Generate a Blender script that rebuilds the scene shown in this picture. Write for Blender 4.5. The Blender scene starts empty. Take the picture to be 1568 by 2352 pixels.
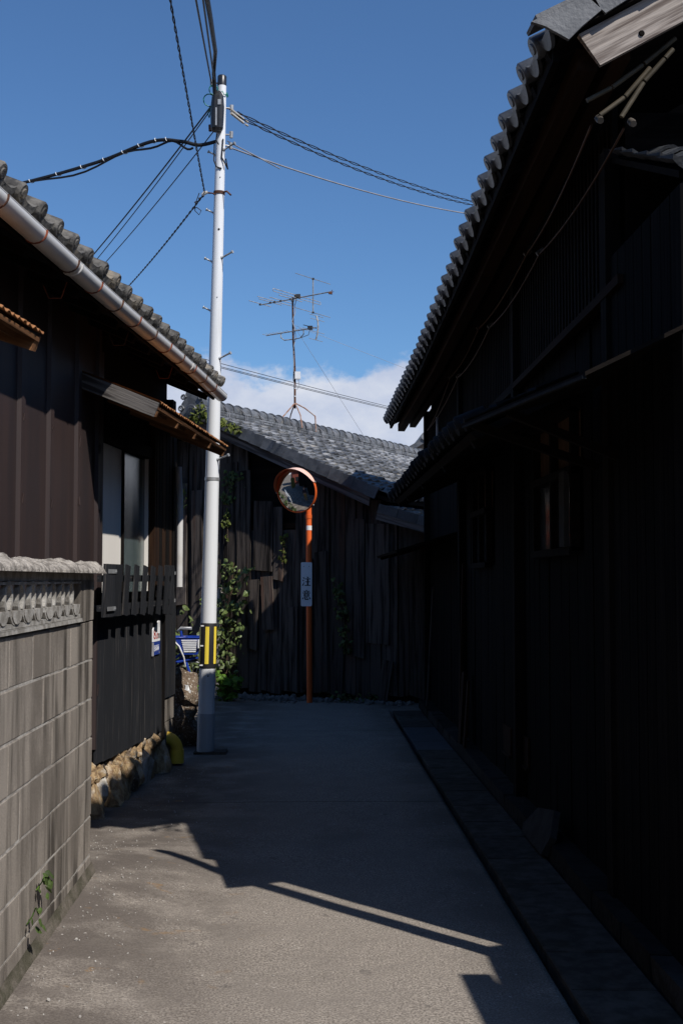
import bpy, bmesh, math, random
from mathutils import Vector, Matrix, Quaternion, noise

S = bpy.context.scene
COL = S.collection
R = random.Random(7)
rad = math.radians

# ------------------------------------------------------------------ camera
cam_d = bpy.data.cameras.new('camera')
cam = bpy.data.objects.new('camera', cam_d)
COL.objects.link(cam)
cam.location = (0, 0, 1.62)
cam.rotation_euler = (rad(90 + 3.093), 0, rad(-1.487))
cam_d.sensor_fit = 'VERTICAL'
cam_d.sensor_height = 36
cam_d.lens = 36 * 2850 / 2352
cam_d.clip_start = 0.05
cam_d.clip_end = 2000
S.camera = cam

# ------------------------------------------------------------------ sky, sun, exposure
SUN = Vector((1.0, -1.17, 1.60)).normalized()
S.view_settings.view_transform = 'Standard'
S.view_settings.look = 'None'
S.view_settings.exposure = 0.0
S.view_settings.gamma = 1.0
S.view_settings.use_curve_mapping = False

W = bpy.data.worlds.new('World')
S.world = W
W.use_nodes = True
wn, wl = W.node_tree.nodes, W.node_tree.links
wn.clear()
w_out = wn.new('ShaderNodeOutputWorld')
sky = wn.new('ShaderNodeTexSky')
sky.sky_type = 'NISHITA'
sky.sun_disc = False
sky.sun_elevation = math.asin(SUN.z)
sky.sun_rotation = math.atan2(SUN.x, SUN.y)
sky.altitude = 0
sky.air_density = 1.0
sky.dust_density = 0.2
sky.ozone_density = 2.5
bg = wn.new('ShaderNodeBackground')
bg.inputs['Strength'].default_value = 0.072
tint = wn.new('ShaderNodeMix')
tint.data_type = 'RGBA'
tint.blend_type = 'MULTIPLY'
tint.inputs['Factor'].default_value = 1.0
tint.inputs[7].default_value = (0.85, 1.19, 1.54, 1)
wl.new(sky.outputs[0], tint.inputs[6])
wl.new(tint.outputs[2], bg.inputs['Color'])
# a low bank of cumulus all round the horizon
tc = wn.new('ShaderNodeTexCoord')
sep = wn.new('ShaderNodeSeparateXYZ')
wl.new(tc.outputs['Generated'], sep.inputs[0])
mp = wn.new('ShaderNodeMapping')
mp.inputs['Scale'].default_value = (1, 1, 1.5)
mp.inputs['Location'].default_value = (0.3, 0.72, 0.1)
wl.new(tc.outputs['Generated'], mp.inputs[0])


def wnoise(scale, detail, rough=0.55):
    n = wn.new('ShaderNodeTexNoise')
    n.inputs['Scale'].default_value = scale
    n.inputs['Detail'].default_value = detail
    n.inputs['Roughness'].default_value = rough
    wl.new(mp.outputs[0], n.inputs['Vector'])
    return n.outputs['Fac']


def wmath(op, a, b, c=None):
    n = wn.new('ShaderNodeMath')
    n.operation = op
    for i, x in enumerate((a, b, c)):
        if x is None:
            continue
        if isinstance(x, (int, float)):
            n.inputs[i].default_value = x
        else:
            wl.new(x, n.inputs[i])
    return n.outputs[0]


n_big = wnoise(9, 7, 0.6)
top = wmath('MULTIPLY_ADD', n_big, 0.115, 0.116)          # elevation of the cloud tops
dz = wmath('SUBTRACT', top, sep.outputs['Z'])
mr = wn.new('ShaderNodeMapRange')
mr.interpolation_type = 'SMOOTHSTEP'
mr.inputs['From Min'].default_value = 0.0
mr.inputs['From Max'].default_value = 0.014
wl.new(dz, mr.inputs['Value'])
n_mid = wnoise(11, 6, 0.6)
cr = wn.new('ShaderNodeValToRGB')
cr.color_ramp.elements[0].position = 0.38
cr.color_ramp.elements[0].color = (0.52, 0.58, 0.74, 1)
cr.color_ramp.elements[1].position = 0.66
cr.color_ramp.elements[1].color = (0.78, 0.80, 0.86, 1)
wl.new(n_mid, cr.inputs[0])
bgc = wn.new('ShaderNodeBackground')
bgc.inputs['Strength'].default_value = 1.0
wl.new(cr.outputs[0], bgc.inputs['Color'])
mix = wn.new('ShaderNodeMixShader')
wl.new(wmath('MULTIPLY', mr.outputs[0], 0.93), mix.inputs[0])
wl.new(bg.outputs[0], mix.inputs[1])
wl.new(bgc.outputs[0], mix.inputs[2])
wl.new(mix.outputs[0], w_out.inputs['Surface'])

sun_d = bpy.data.lights.new('sun', 'SUN')
sun_d.energy = 5.0
sun_d.angle = rad(0.53)
sun_d.color = (1.0, 0.955, 0.89)
sun = bpy.data.objects.new('sun', sun_d)
COL.objects.link(sun)
sun.rotation_euler = SUN.to_track_quat('Z', 'Y').to_euler()
sun.location = SUN * 40


# ------------------------------------------------------------------ materials
def mat(name, c1, c2=None, scale=(1, 1, 1), nscale=6.0, lo=0.35, hi=0.65, rough=0.8, spec=0.3, bump=0.25,
        bscale=60.0, bdist=0.01, rnd=0.12, metal=0.0, c3=None, nscale3=2.0, lo3=0.5, hi3=0.7, scale3=(1, 1, 1), trans=0.0,
        world=False, coat=0.0, grain=0.0, gscale=260.0):
    """procedural surface: two colours mixed by a stretched noise, a third in larger blotches, a little difference from piece to piece"""
    m = bpy.data.materials.new(name)
    m.use_nodes = True
    n, l = m.node_tree.nodes, m.node_tree.links
    b = n['Principled BSDF']
    b.inputs['Roughness'].default_value = rough
    b.inputs['Specular IOR Level'].default_value = spec
    b.inputs['Metallic'].default_value = metal
    if coat:
        b.inputs['Coat Weight'].default_value = coat
        b.inputs['Coat Roughness'].default_value = 0.15
    t = n.new('ShaderNodeTexCoord')
    oi = n.new('ShaderNodeObjectInfo')
    off = n.new('ShaderNodeVectorMath')
    off.operation = 'SCALE'
    cmb = n.new('ShaderNodeCombineXYZ')
    for i in range(3):
        l.new(oi.outputs['Random'], cmb.inputs[i])
    l.new(cmb.outputs[0], off.inputs[0])
    off.inputs['Scale'].default_value = 0.0 if world else 37.0

    def coords(sc):
        if world:
            g = n.new('ShaderNodeNewGeometry')
            src = g.outputs['Position']
        else:
            src = t.outputs['Object']
        mpn = n.new('ShaderNodeVectorMath')
        mpn.operation = 'MULTIPLY'
        mpn.inputs[1].default_value = sc
        l.new(src, mpn.inputs[0])
        ad = n.new('ShaderNodeVectorMath')
        ad.operation = 'ADD'
        l.new(mpn.outputs[0], ad.inputs[0])
        l.new(off.outputs[0], ad.inputs[1])
        return ad.outputs[0]

    def nz(sc, s, det=6, ro=0.6):
        x = n.new('ShaderNodeTexNoise')
        x.inputs['Scale'].default_value = s
        x.inputs['Detail'].default_value = det
        x.inputs['Roughness'].default_value = ro
        l.new(coords(sc), x.inputs['Vector'])
        return x.outputs['Fac']

    def rng(v, a, z):
        x = n.new('ShaderNodeMapRange')
        x.interpolation_type = 'SMOOTHSTEP'
        x.inputs['From Min'].default_value = a
        x.inputs['From Max'].default_value = z
        l.new(v, x.inputs['Value'])
        return x.outputs[0]

    def mixc(f, a, z):
        x = n.new('ShaderNodeMix')
        x.data_type = 'RGBA'
        l.new(f, x.inputs['Factor'])
        for k, v in ((6, a), (7, z)):
            if isinstance(v, tuple):
                x.inputs[k].default_value = (*v, 1)
            else:
                l.new(v, x.inputs[k])
        return x.outputs[2]
    c = mixc(rng(nz(scale, nscale), lo, hi), c1, c2 if c2 else tuple(k * 0.75 for k in c1))
    if c3:
        c = mixc(rng(nz(scale3, nscale3, 4), lo3, hi3), c, c3)
    hsv = n.new('ShaderNodeHueSaturation')
    if grain:
        g0 = rng(nz((1, 1, 1), gscale, 3), .3, .7)
        gm = n.new('ShaderNodeMath')
        gm.operation = 'MULTIPLY_ADD'
        l.new(g0, gm.inputs[0])
        gm.inputs[1].default_value = 2 * grain
        gm.inputs[2].default_value = 1 - grain
        gx = n.new('ShaderNodeVectorMath')
        gx.operation = 'SCALE'
        l.new(c, gx.inputs[0])
        l.new(gm.outputs[0], gx.inputs['Scale'])
        c = gx.outputs[0]
    l.new(c, hsv.inputs['Color'])
    vr = n.new('ShaderNodeMath')
    vr.operation = 'MULTIPLY_ADD'
    l.new(oi.outputs['Random'], vr.inputs[0])
    vr.inputs[1].default_value = 2 * rnd
    vr.inputs[2].default_value = 1 - rnd
    l.new(vr.outputs[0], hsv.inputs['Value'])
    l.new(hsv.outputs[0], b.inputs['Base Color'])
    if bump:
        bp = n.new('ShaderNodeBump')
        bp.inputs['Strength'].default_value = bump
        bp.inputs['Distance'].default_value = bdist
        l.new(nz(scale, bscale, 4), bp.inputs['Height'])
        l.new(bp.outputs[0], b.inputs['Normal'])
    if trans:
        tr = n.new('ShaderNodeBsdfTranslucent')
        l.new(hsv.outputs[0], tr.inputs['Color'])
        mx = n.new('ShaderNodeMixShader')
        mx.inputs[0].default_value = trans
        l.new(b.outputs[0], mx.inputs[1])
        l.new(tr.outputs[0], mx.inputs[2])
        l.new(mx.outputs[0], n['Material Output'].inputs['Surface'])
    return m


GR = (0.06, 1, 1)    # grain runs along a board's own x
VS = (1, 1, 0.07)    # stains that run down
MT = {
    'block': mat('concrete_block', (0.272, 0.240, 0.207), (0.060, 0.052, 0.044), (1, 1, 0.10), 7.5, 0.42, 0.66, rough=0.95, spec=0.1, bump=0.6, bscale=150, bdist=0.004, rnd=0.07,
                 c3=(0.155, 0.135, 0.116), nscale3=2.1, lo3=0.40, hi3=0.62, scale3=(1, 1, .6), world=True, grain=0.22, gscale=210),
    'footing': mat('mossy_footing', (0.15, 0.13, 0.108), (0.075, 0.07, 0.05), (1, 1, 1), 9, rough=0.95, spec=0.1, bump=0.6, bscale=90, rnd=0, grain=.25, gscale=190),
    'mortar': mat('mortar', (0.42, 0.40, 0.37), (0.24, 0.22, 0.2), (1, 1, 1), 12, rough=0.95, spec=0.1, bump=0.5, bscale=90, rnd=0),
    'coping': mat('rough_coping', (0.40, 0.365, 0.325), (0.17, 0.152, 0.135), (1, 1, 1), 17, 0.4, 0.64, rough=0.95, spec=0.1, bump=1.0, bscale=70, bdist=0.012, rnd=0.08, grain=.25, gscale=190),
    'screen': mat('screen_concrete', (0.36, 0.345, 0.32), (0.20, 0.185, 0.165), (1, 1, 1), 14, rough=0.95, spec=0.1, bump=0.5, bscale=120, bdist=0.004, rnd=0.12, grain=.2, gscale=220),
    'siding': mat('brown_metal_siding', (0.040, 0.026, 0.024), (0.029, 0.021, 0.021), VS, 8, rough=0.55, spec=0.25, bump=0.05, rnd=0.10),
    'black': mat('black_stained_board', (0.017, 0.018, 0.021), (0.11, 0.098, 0.09), (0.035, 1, 1), 60, 0.57, 0.74, rough=0.8, spec=0.15, bump=0.4, bscale=40, rnd=0.14),
    'dark': mat('dark_timber', (0.006, 0.005, 0.0048), (0.012, 0.0095, 0.008), GR, 18, rough=0.92, spec=0.07, bump=0.4, bscale=30, rnd=0.2),  # near-black timber, the same tone wherever it is used
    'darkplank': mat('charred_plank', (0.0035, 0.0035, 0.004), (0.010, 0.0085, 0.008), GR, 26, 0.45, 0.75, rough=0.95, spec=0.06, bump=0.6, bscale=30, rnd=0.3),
    'shadetone': mat('shade_toned_tile', (0.018, 0.019, 0.021), (0.011, 0.012, 0.013), (1, 1, 1), 9, rough=0.8, spec=0.15, bump=0.3, bscale=55, rnd=0.25),  # shaded copy of the roof tile: deep shade put into its tone
    'dulltile': mat('dull_roof_tile', (0.05, 0.054, 0.06), (0.03, 0.032, 0.036), (1, 1, 1), 9, rough=0.7, spec=0.2, bump=0.3, bscale=55, rnd=0.25),  # duller grey tile for the lean-to roof
    'verge': mat('grey_verge_tile', (0.16, 0.165, 0.175), (0.11, 0.115, 0.125), (1, 1, 1), 7, rough=0.6, spec=0.3, bump=0.4, bscale=50, rnd=0.12),
    'brownwood': mat('brown_timber', (0.036, 0.019, 0.011), (0.018, 0.010, 0.007), GR, 16, rough=0.9, spec=0.08, bump=0.3, bscale=30, rnd=0.15),
    'plank': mat('weathered_plank', (0.080, 0.067, 0.060), (0.014, 0.012, 0.0115), GR, 17, 0.42, 0.66, rough=0.92, spec=0.08, bump=0.8, bscale=34, bdist=0.012, rnd=0.34,
                 c3=(0.10, 0.06, 0.045), nscale3=1.7, lo3=0.57, hi3=0.74, scale3=(0.35, 2, 2)),
    'greywood': mat('silvery_board', (0.37, 0.325, 0.29), (0.12, 0.096, 0.084), (0.05, 1, 1), 42, 0.36, 0.62, rough=0.9, spec=0.15, bump=0.9, bscale=45, bdist=0.008, rnd=0.05,
                    c3=(0.12, 0.09, 0.08), nscale3=5, lo3=0.66, hi3=0.72, scale3=(0.3, 1, 1)),
    'barge': mat('grey_bargeboard', (0.16, 0.14, 0.132), (0.055, 0.047, 0.045), (0.06, 1, 1), 20, 0.42, 0.62, rough=0.9, spec=0.15, bump=0.8, bscale=45, rnd=0.05),
    'bargedark': mat('blackened_board', (0.13, 0.12, 0.115), (0.035, 0.031, 0.03), (0.06, 1, 1), 24, 0.40, 0.54, rough=0.9, spec=0.15, bump=0.8, bscale=45, rnd=0.05),
    'rust': mat('rusty_sheet', (0.36, 0.17, 0.075), (0.20, 0.085, 0.035), (1, 1, 1), 16, rough=0.85, spec=0.15, bump=0.4, rnd=0.1),
    'timber': mat('tawny_timber', (0.26, 0.125, 0.055), (0.13, 0.06, 0.028), GR, 18, rough=0.8, spec=0.15, bump=0.4, bscale=30, rnd=0.2),
    'tile': mat('grey_roof_tile', (0.20, 0.203, 0.208), (0.07, 0.075, 0.084), (1, 1, 1), 9, 0.40, 0.62, rough=0.55, spec=0.4, bump=0.35, bscale=55, rnd=0.55,
                c3=(0.24, 0.22, 0.185), nscale3=5, lo3=0.56, hi3=0.72),
    'tile_old': mat('stained_roof_tile', (0.135, 0.128, 0.118), (0.045, 0.043, 0.042), (1, 1, 1), 14, 0.4, 0.62, rough=0.8, spec=0.25, bump=0.7, bscale=45, bdist=0.012, rnd=0.22,
                    c3=(0.22, 0.19, 0.15), nscale3=6, lo3=0.52, hi3=0.66),
    'tile_dark': mat('smoked_roof_tile', (0.085, 0.09, 0.10), (0.05, 0.054, 0.062), (1, 1, 1), 9, rough=0.40, spec=0.5, bump=0.2, bscale=55, rnd=0.22),
    'ridge': mat('ridge_tile', (0.15, 0.157, 0.168), (0.085, 0.09, 0.098), (1, 1, 1), 10, 0.4, 0.62, rough=0.5, spec=0.4, bump=0.4, bscale=50, rnd=0.3,
                 c3=(0.2, 0.19, 0.17), nscale3=7, lo3=0.6, hi3=0.7),
    'pole': mat('grey_white_paint', (0.70, 0.715, 0.735), (0.56, 0.565, 0.57), (1, 1, .06), 14, 0.5, 0.75, rough=0.42, spec=0.4, bump=0.03, rnd=0),
    'polelow': mat('grey_pole_foot', (0.40, 0.42, 0.44), (0.34, 0.35, 0.37), VS, 5, rough=0.5, spec=0.4, bump=0.05, rnd=0),
    'gutter': mat('pale_gutter', (0.58, 0.57, 0.56), (0.46, 0.43, 0.39), (0.25, 1, 1), 3.5, 0.45, 0.7, rough=0.38, spec=0.5, bump=0.03, rnd=0.05, c3=(0.20, 0.15, 0.09), nscale3=0.9, lo3=0.68, hi3=0.8),
    'steel': mat('galvanised_steel', (0.42, 0.43, 0.44), (0.3, 0.3, 0.3), (1, 1, 1), 14, rough=0.45, spec=0.5, bump=0.05, rnd=0.1, metal=0.5),
    'alu': mat('old_aluminium', (0.40, 0.39, 0.37), (0.22, 0.205, 0.19), (1, 1, 1), 20, rough=0.5, spec=0.4, bump=0.05, rnd=0.2, metal=0.2),
    'rustmetal': mat('rusted_steel', (0.13, 0.055, 0.03), (0.06, 0.03, 0.022), (1, 1, 1), 20, rough=0.8, spec=0.2, bump=0.2, rnd=0.1),
    'rustred': mat('red_rust_bracket', (0.28, 0.075, 0.035), (0.12, 0.04, 0.025), (1, 1, 1), 20, rough=0.8, spec=0.2, bump=0.2, rnd=0.1),
    'ironleg': mat('flaking_iron', (0.36, 0.30, 0.27), (0.28, 0.12, 0.06), (1, 1, 1), 18, rough=0.7, spec=0.3, bump=0.2, rnd=0.1),
    'cable': mat('black_cable', (0.012, 0.012, 0.014), (0.02, 0.02, 0.022), rough=0.55, spec=0.3, bump=0, rnd=0),
    'cablegrey': mat('grey_cable', (0.30, 0.30, 0.32), (0.22, 0.22, 0.24), rough=0.6, spec=0.3, bump=0, rnd=0.1),
    'cablebrown': mat('brown_cable', (0.10, 0.05, 0.025), (0.06, 0.03, 0.02), rough=0.7, spec=0.3, bump=0, rnd=0.1),
    'boxblack': mat('black_plastic', (0.014, 0.015, 0.017), (0.02, 0.02, 0.022), rough=0.35, spec=0.5, bump=0, rnd=0),
    'teal': mat('green_wire', (0.01, 0.22, 0.17), (0.008, 0.14, 0.11), rough=0.4, spec=0.4, bump=0, rnd=0),
    'white': mat('white_plastic', (0.72, 0.73, 0.74), (0.62, 0.62, 0.62), rough=0.45, spec=0.4, bump=0, rnd=0.03),
    'ceramic': mat('ceramic', (0.50, 0.47, 0.42), (0.36, 0.33, 0.29), rough=0.35, spec=0.5, bump=0, rnd=0.1),
    'oldceramic': mat('dark_ceramic', (0.10, 0.085, 0.07), (0.06, 0.05, 0.04), rough=0.5, spec=0.4, bump=0, rnd=0.1),  # darker ceramic for the insulators under the eaves
    'greyslab': mat('grey_slab', (0.045, 0.045, 0.045), (0.03, 0.03, 0.03), (1, 1, 1), 9, rough=0.9, spec=0.1, bump=0.3, rnd=0.1),
    'hoodpale': mat('faded_hood', (0.78, 0.56, 0.48), (0.72, 0.42, 0.32), (1, 1, 1), 3, rough=0.5, spec=0.35, bump=0, rnd=0),
    'tube': mat('yellowed_tube', (0.075, 0.06, 0.038), (0.045, 0.036, 0.022), GR, 10, rough=0.6, spec=0.3, bump=0.1, rnd=0.15),
    'panel': mat('cream_panel', (0.78, 0.745, 0.69), (0.72, 0.68, 0.63), VS, 3, rough=0.6, spec=0.3, bump=0.03, rnd=0),
    'glass': mat('frosted_glass', (0.075, 0.105, 0.105), (0.06, 0.085, 0.088), VS, 3, rough=0.22, spec=0.6, bump=0.05, bscale=200, rnd=0),
    'glassdark': mat('dim_glass', (0.03, 0.035, 0.04), (0.022, 0.026, 0.03), VS, 3, rough=0.15, spec=0.5, bump=0.03, rnd=0.1),
    'plaster': mat('ochre_plaster', (0.12, 0.07, 0.04), (0.085, 0.05, 0.03), (1, 1, 1), 8, rough=0.95, spec=0.1, bump=0.3, rnd=0.05),
    'signwhite': mat('sign_white', (0.86, 0.87, 0.88), (0.83, 0.84, 0.85), rough=0.4, spec=0.4, bump=0, rnd=0),
    'signblack': mat('sign_black', (0.008, 0.008, 0.01), (0.01, 0.01, 0.012), rough=0.5, spec=0.3, bump=0, rnd=0),
    'signblue': mat('sign_blue', (0.014, 0.045, 0.27), (0.012, 0.04, 0.24), rough=0.4, spec=0.4, bump=0, rnd=0),
    'signred': mat('sign_red', (0.55, 0.05, 0.04), (0.5, 0.05, 0.04), rough=0.4, spec=0.4, bump=0, rnd=0),
    'yellow': mat('yellow_reflector', (0.80, 0.62, 0.07), (0.76, 0.56, 0.05), VS, 4, rough=0.35, spec=0.5, bump=0, rnd=0.05),
    'sleeve': mat('black_sleeve', (0.02, 0.02, 0.022), (0.028, 0.028, 0.03), VS, 6, rough=0.55, spec=0.3, bump=0.05, rnd=0),
    'orange': mat('orange_paint', (0.76, 0.128, 0.022), (0.60, 0.11, 0.025), VS, 9, rough=0.5, spec=0.35, bump=0.03, rnd=0, c3=(0.30, 0.12, 0.06), nscale3=26, lo3=0.66, hi3=0.70),
    'yellowpipe': mat('yellow_pipe', (0.66, 0.46, 0.05), (0.58, 0.38, 0.045), rough=0.5, spec=0.4, bump=0.05, rnd=0),
    'stone_ochre': mat('ochre_stone', (0.42, 0.30, 0.165), (0.22, 0.14, 0.08), (1, 1, 1), 8, rough=0.95, spec=0.1, bump=0.8, bscale=24, bdist=0.02, rnd=0.22, c3=(0.5, 0.43, 0.34), nscale3=3),
    'stone_white': mat('white_stone', (0.55, 0.52, 0.47), (0.38, 0.33, 0.27), (1, 1, 1), 8, rough=0.95, spec=0.1, bump=0.8, bscale=24, bdist=0.02, rnd=0.1),
    'stone_brown': mat('lichened_stone', (0.13, 0.092, 0.066), (0.22, 0.17, 0.125), (1, 1, 1), 9, rough=0.95, spec=0.1, bump=1.0, bscale=20, bdist=0.03, rnd=0.25, c3=(0.5, 0.46, 0.40), nscale3=15, lo3=0.58, hi3=0.64),
    'stone_dark': mat('dark_stone', (0.03, 0.029, 0.028), (0.018, 0.017, 0.016), (1, 1, 1), 8, rough=0.95, spec=0.1, bump=0.7, bscale=24, bdist=0.02, rnd=0.3),
    'gravel': mat('gravel_stone', (0.26, 0.25, 0.235), (0.14, 0.13, 0.12), (1, 1, 1), 9, rough=0.95, spec=0.1, bump=0.3, rnd=0.3),
    'leaf': mat('leaf', (0.085, 0.125, 0.035), (0.05, 0.085, 0.02), rough=0.55, spec=0.35, bump=0, rnd=0.45, trans=0.25),
    'leafpale': mat('pale_leaf', (0.145, 0.19, 0.06), (0.085, 0.12, 0.035), rough=0.5, spec=0.4, bump=0, rnd=0.4, trans=0.2),
    'ivy': mat('ivy_leaf', (0.16, 0.185, 0.035), (0.085, 0.11, 0.02), rough=0.55, spec=0.3, bump=0, rnd=0.4, trans=0.3),
    'weed': mat('bright_weed', (0.13, 0.25, 0.03), (0.08, 0.17, 0.02), rough=0.55, spec=0.3, bump=0, rnd=0.3, trans=0.35),
    'stem': mat('vine_stem', (0.14, 0.10, 0.065), (0.08, 0.055, 0.035), rough=0.9, spec=0.1, bump=0.2, rnd=0.1),
    'bikeblue': mat('blue_plastic', (0.012, 0.045, 0.32), (0.01, 0.035, 0.25), rough=0.35, spec=0.5, bump=0, rnd=0),
    'tyre': mat('rubber', (0.02, 0.02, 0.02), (0.028, 0.028, 0.028), rough=0.8, spec=0.2, bump=0, rnd=0),
    'redwall': mat('faded_red_wall', (0.30, 0.085, 0.06), (0.24, 0.07, 0.05), VS, 5, rough=0.8, spec=0.2, bump=0.1, rnd=0.1),
    'yellowwall': mat('olive_yellow_wall', (0.30, 0.25, 0.06), (0.24, 0.2, 0.05), VS, 5, rough=0.8, spec=0.2, bump=0.1, rnd=0.1),
}


def road_material():
    m = bpy.data.materials.new('worn_concrete_road')
    m.use_nodes = True
    n, l = m.node_tree.nodes, m.node_tree.links
    b = n['Principled BSDF']
    b.inputs['Roughness'].default_value = 0.93
    b.inputs['Specular IOR Level'].default_value = 0.12
    g = n.new('ShaderNodeNewGeometry')

    def nz(s, det, ro=0.6, sc=(1, 1, 1), off=(0, 0, 0)):
        v = n.new('ShaderNodeMapping')
        v.inputs['Scale'].default_value = sc
        v.inputs['Location'].default_value = off
        l.new(g.outputs['Position'], v.inputs[0])
        x = n.new('ShaderNodeTexNoise')
        x.inputs['Scale'].default_value = s
        x.inputs['Detail'].default_value = det
        x.inputs['Roughness'].default_value = ro
        l.new(v.outputs[0], x.inputs['Vector'])
        return x.outputs['Fac']

    def rng(v, a, z, lo=0.0, hi=1.0):
        x = n.new('ShaderNodeMapRange')
        x.interpolation_type = 'SMOOTHSTEP'
        for k, q in (('From Min', a), ('From Max', z), ('To Min', lo), ('To Max', hi)):
            x.inputs[k].default_value = q
        l.new(v, x.inputs['Value'])
        return x.outputs[0]

    def mixc(f, a, z):
        x = n.new('ShaderNodeMix')
        x.data_type = 'RGBA'
        l.new(f, x.inputs['Factor'])
        for k, v in ((6, a), (7, z)):
            if isinstance(v, tuple):
                x.inputs[k].default_value = (*v, 1)
            else:
                l.new(v, x.inputs[k])
        return x.outputs[2]

    def mul(a, z):
        x = n.new('ShaderNodeMath')
        x.operation = 'MULTIPLY'
        l.new(a, x.inputs[0])
        if isinstance(z, float):
            x.inputs[1].default_value = z
        else:
            l.new(z, x.inputs[1])
        return x.outputs[0]
    c = mixc(rng(nz(105, 3, 0.6), 0.36, 0.66), (0.385, 0.338, 0.290), (0.135, 0.117, 0.100))
    c = mixc(mul(rng(nz(33, 4), 0.40, 0.64), 0.45), c, (0.205, 0.178, 0.152))
    c = mixc(mul(rng(nz(3.2, 5), 0.42, 0.68), 0.55), c, (0.215, 0.188, 0.162))
    # worn, darker strip along the block wall on the left
    sp = n.new('ShaderNodeSeparateXYZ')
    l.new(g.outputs['Position'], sp.inputs[0])
    left = rng(sp.outputs['X'], -1.0, 0.05, 1.0, 0.0)
    c = mixc(mul(mul(left, rng(nz(2.3, 5, 0.6, off=(3, 1, 0)), 0.30, 0.6)), 0.85), c, (0.10, 0.084, 0.073))
    grime = rng(sp.outputs['X'], .55, 1.0, 0.0, 1.0)
    c = mixc(mul(mul(grime, rng(nz(1.7, 5, .6, off=(8, 3, 0)), .3, .6)), .7), c, (0.10, 0.09, 0.078))
    # rust coloured blotches beside the wall
    c = mixc(mul(mul(left, rng(nz(5.5, 3, 0.6, off=(7, 2, 0)), 0.62, 0.70)), 0.55), c, (0.26, 0.15, 0.06))
    # pale grit
    vo = n.new('ShaderNodeTexVoronoi')
    vo.inputs['Scale'].default_value = 17
    l.new(g.outputs['Position'], vo.inputs['Vector'])
    spk = rng(vo.outputs['Distance'], 0.05, 0.13, 1.0, 0.0)
    c = mixc(mul(mul(spk, rng(nz(4, 2, off=(1, 9, 0)), 0.52, 0.6)), 0.7), c, (0.58, 0.54, 0.49))
    # casting joints across the lane, hairline cracks, dark drips
    def line(yv, w_):
        d_ = n.new('ShaderNodeMath')
        d_.operation = 'MULTIPLY_ADD'
        l.new(nz(1.3, 3), d_.inputs[0])
        d_.inputs[1].default_value = .05
        l.new(sp.outputs['Y'], d_.inputs[2])
        q_ = n.new('ShaderNodeMath')
        q_.operation = 'SUBTRACT'
        l.new(d_.outputs[0], q_.inputs[0])
        q_.inputs[1].default_value = yv
        a_ = n.new('ShaderNodeMath')
        a_.operation = 'ABSOLUTE'
        l.new(q_.outputs[0], a_.inputs[0])
        return rng(a_.outputs[0], w_ * .4, w_, 1.0, 0.0)
    for yv in (9.15, 13.4):
        c = mixc(mul(line(yv, .014), .8), c, (0.07, 0.062, 0.055))
    vc = n.new('ShaderNodeTexVoronoi')
    vc.feature = 'DISTANCE_TO_EDGE'
    vc.inputs['Scale'].default_value = .55
    wv = n.new('ShaderNodeVectorMath')
    wv.operation = 'ADD'
    wz = n.new('ShaderNodeTexNoise')
    wz.inputs['Scale'].default_value = 2.2
    wz.inputs['Detail'].default_value = 5
    l.new(g.outputs['Position'], wz.inputs['Vector'])
    ws = n.new('ShaderNodeVectorMath')
    ws.operation = 'SCALE'
    ws.inputs['Scale'].default_value = .7
    l.new(wz.outputs['Color'], ws.inputs[0])
    l.new(g.outputs['Position'], wv.inputs[0])
    l.new(ws.outputs[0], wv.inputs[1])
    l.new(wv.outputs[0], vc.inputs['Vector'])
    crk = rng(vc.outputs['Distance'], .002, .007, 1.0, 0.0)
    c = mixc(mul(mul(crk, rng(nz(.8, 2, off=(4, 4, 0)), .54, .60)), .15), c, (0.075, 0.066, 0.058))
    c = mixc(mul(rng(nz(1.1, 6, .62, off=(2, 5, 0)), .56, .68), .40), c, (0.16, 0.14, 0.12))
    c = mixc(mul(rng(nz(7, 3, .5, off=(9, 5, 0)), .68, .72), .5), c, (0.11, 0.098, 0.088))
    l.new(c, b.inputs['Base Color'])
    bp = n.new('ShaderNodeBump')
    bp.inputs['Strength'].default_value = 0.75
    bp.inputs['Distance'].default_value = 0.005
    l.new(nz(120, 3), bp.inputs['Height'])
    bp2 = n.new('ShaderNodeBump')
    bp2.inputs['Strength'].default_value = 0.35
    bp2.inputs['Distance'].default_value = 0.02
    l.new(nz(14, 4), bp2.inputs['Height'])
    l.new(bp.outputs[0], bp2.inputs['Normal'])
    l.new(bp2.outputs[0], b.inputs['Normal'])
    return m


MT['road'] = road_material()
MT['drainsteel'] = mat('dull_drain_steel', (0.10, 0.105, 0.115), (0.07, 0.074, 0.08), (1, 1, 1), 10, rough=0.5, spec=0.4, bump=0.1, rnd=0.1)
MT['slab'] = mat('drain_concrete', (0.095, 0.086, 0.075), (0.055, 0.05, 0.043), (1, 1, 1), 12, rough=0.95, spec=0.1, bump=0.6, bscale=110, bdist=0.004, rnd=0.15, c3=(0.045, 0.042, 0.032), nscale3=4, world=True)

mm = bpy.data.materials.new('convex_mirror_face')
mm.use_nodes = True
_b = mm.node_tree.nodes['Principled BSDF']
_b.inputs['Base Color'].default_value = (0.86, 0.87, 0.86, 1)
_b.inputs['Metallic'].default_value = 1.0
_b.inputs['Roughness'].default_value = 0.03
MT['mirror'] = mm


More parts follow.
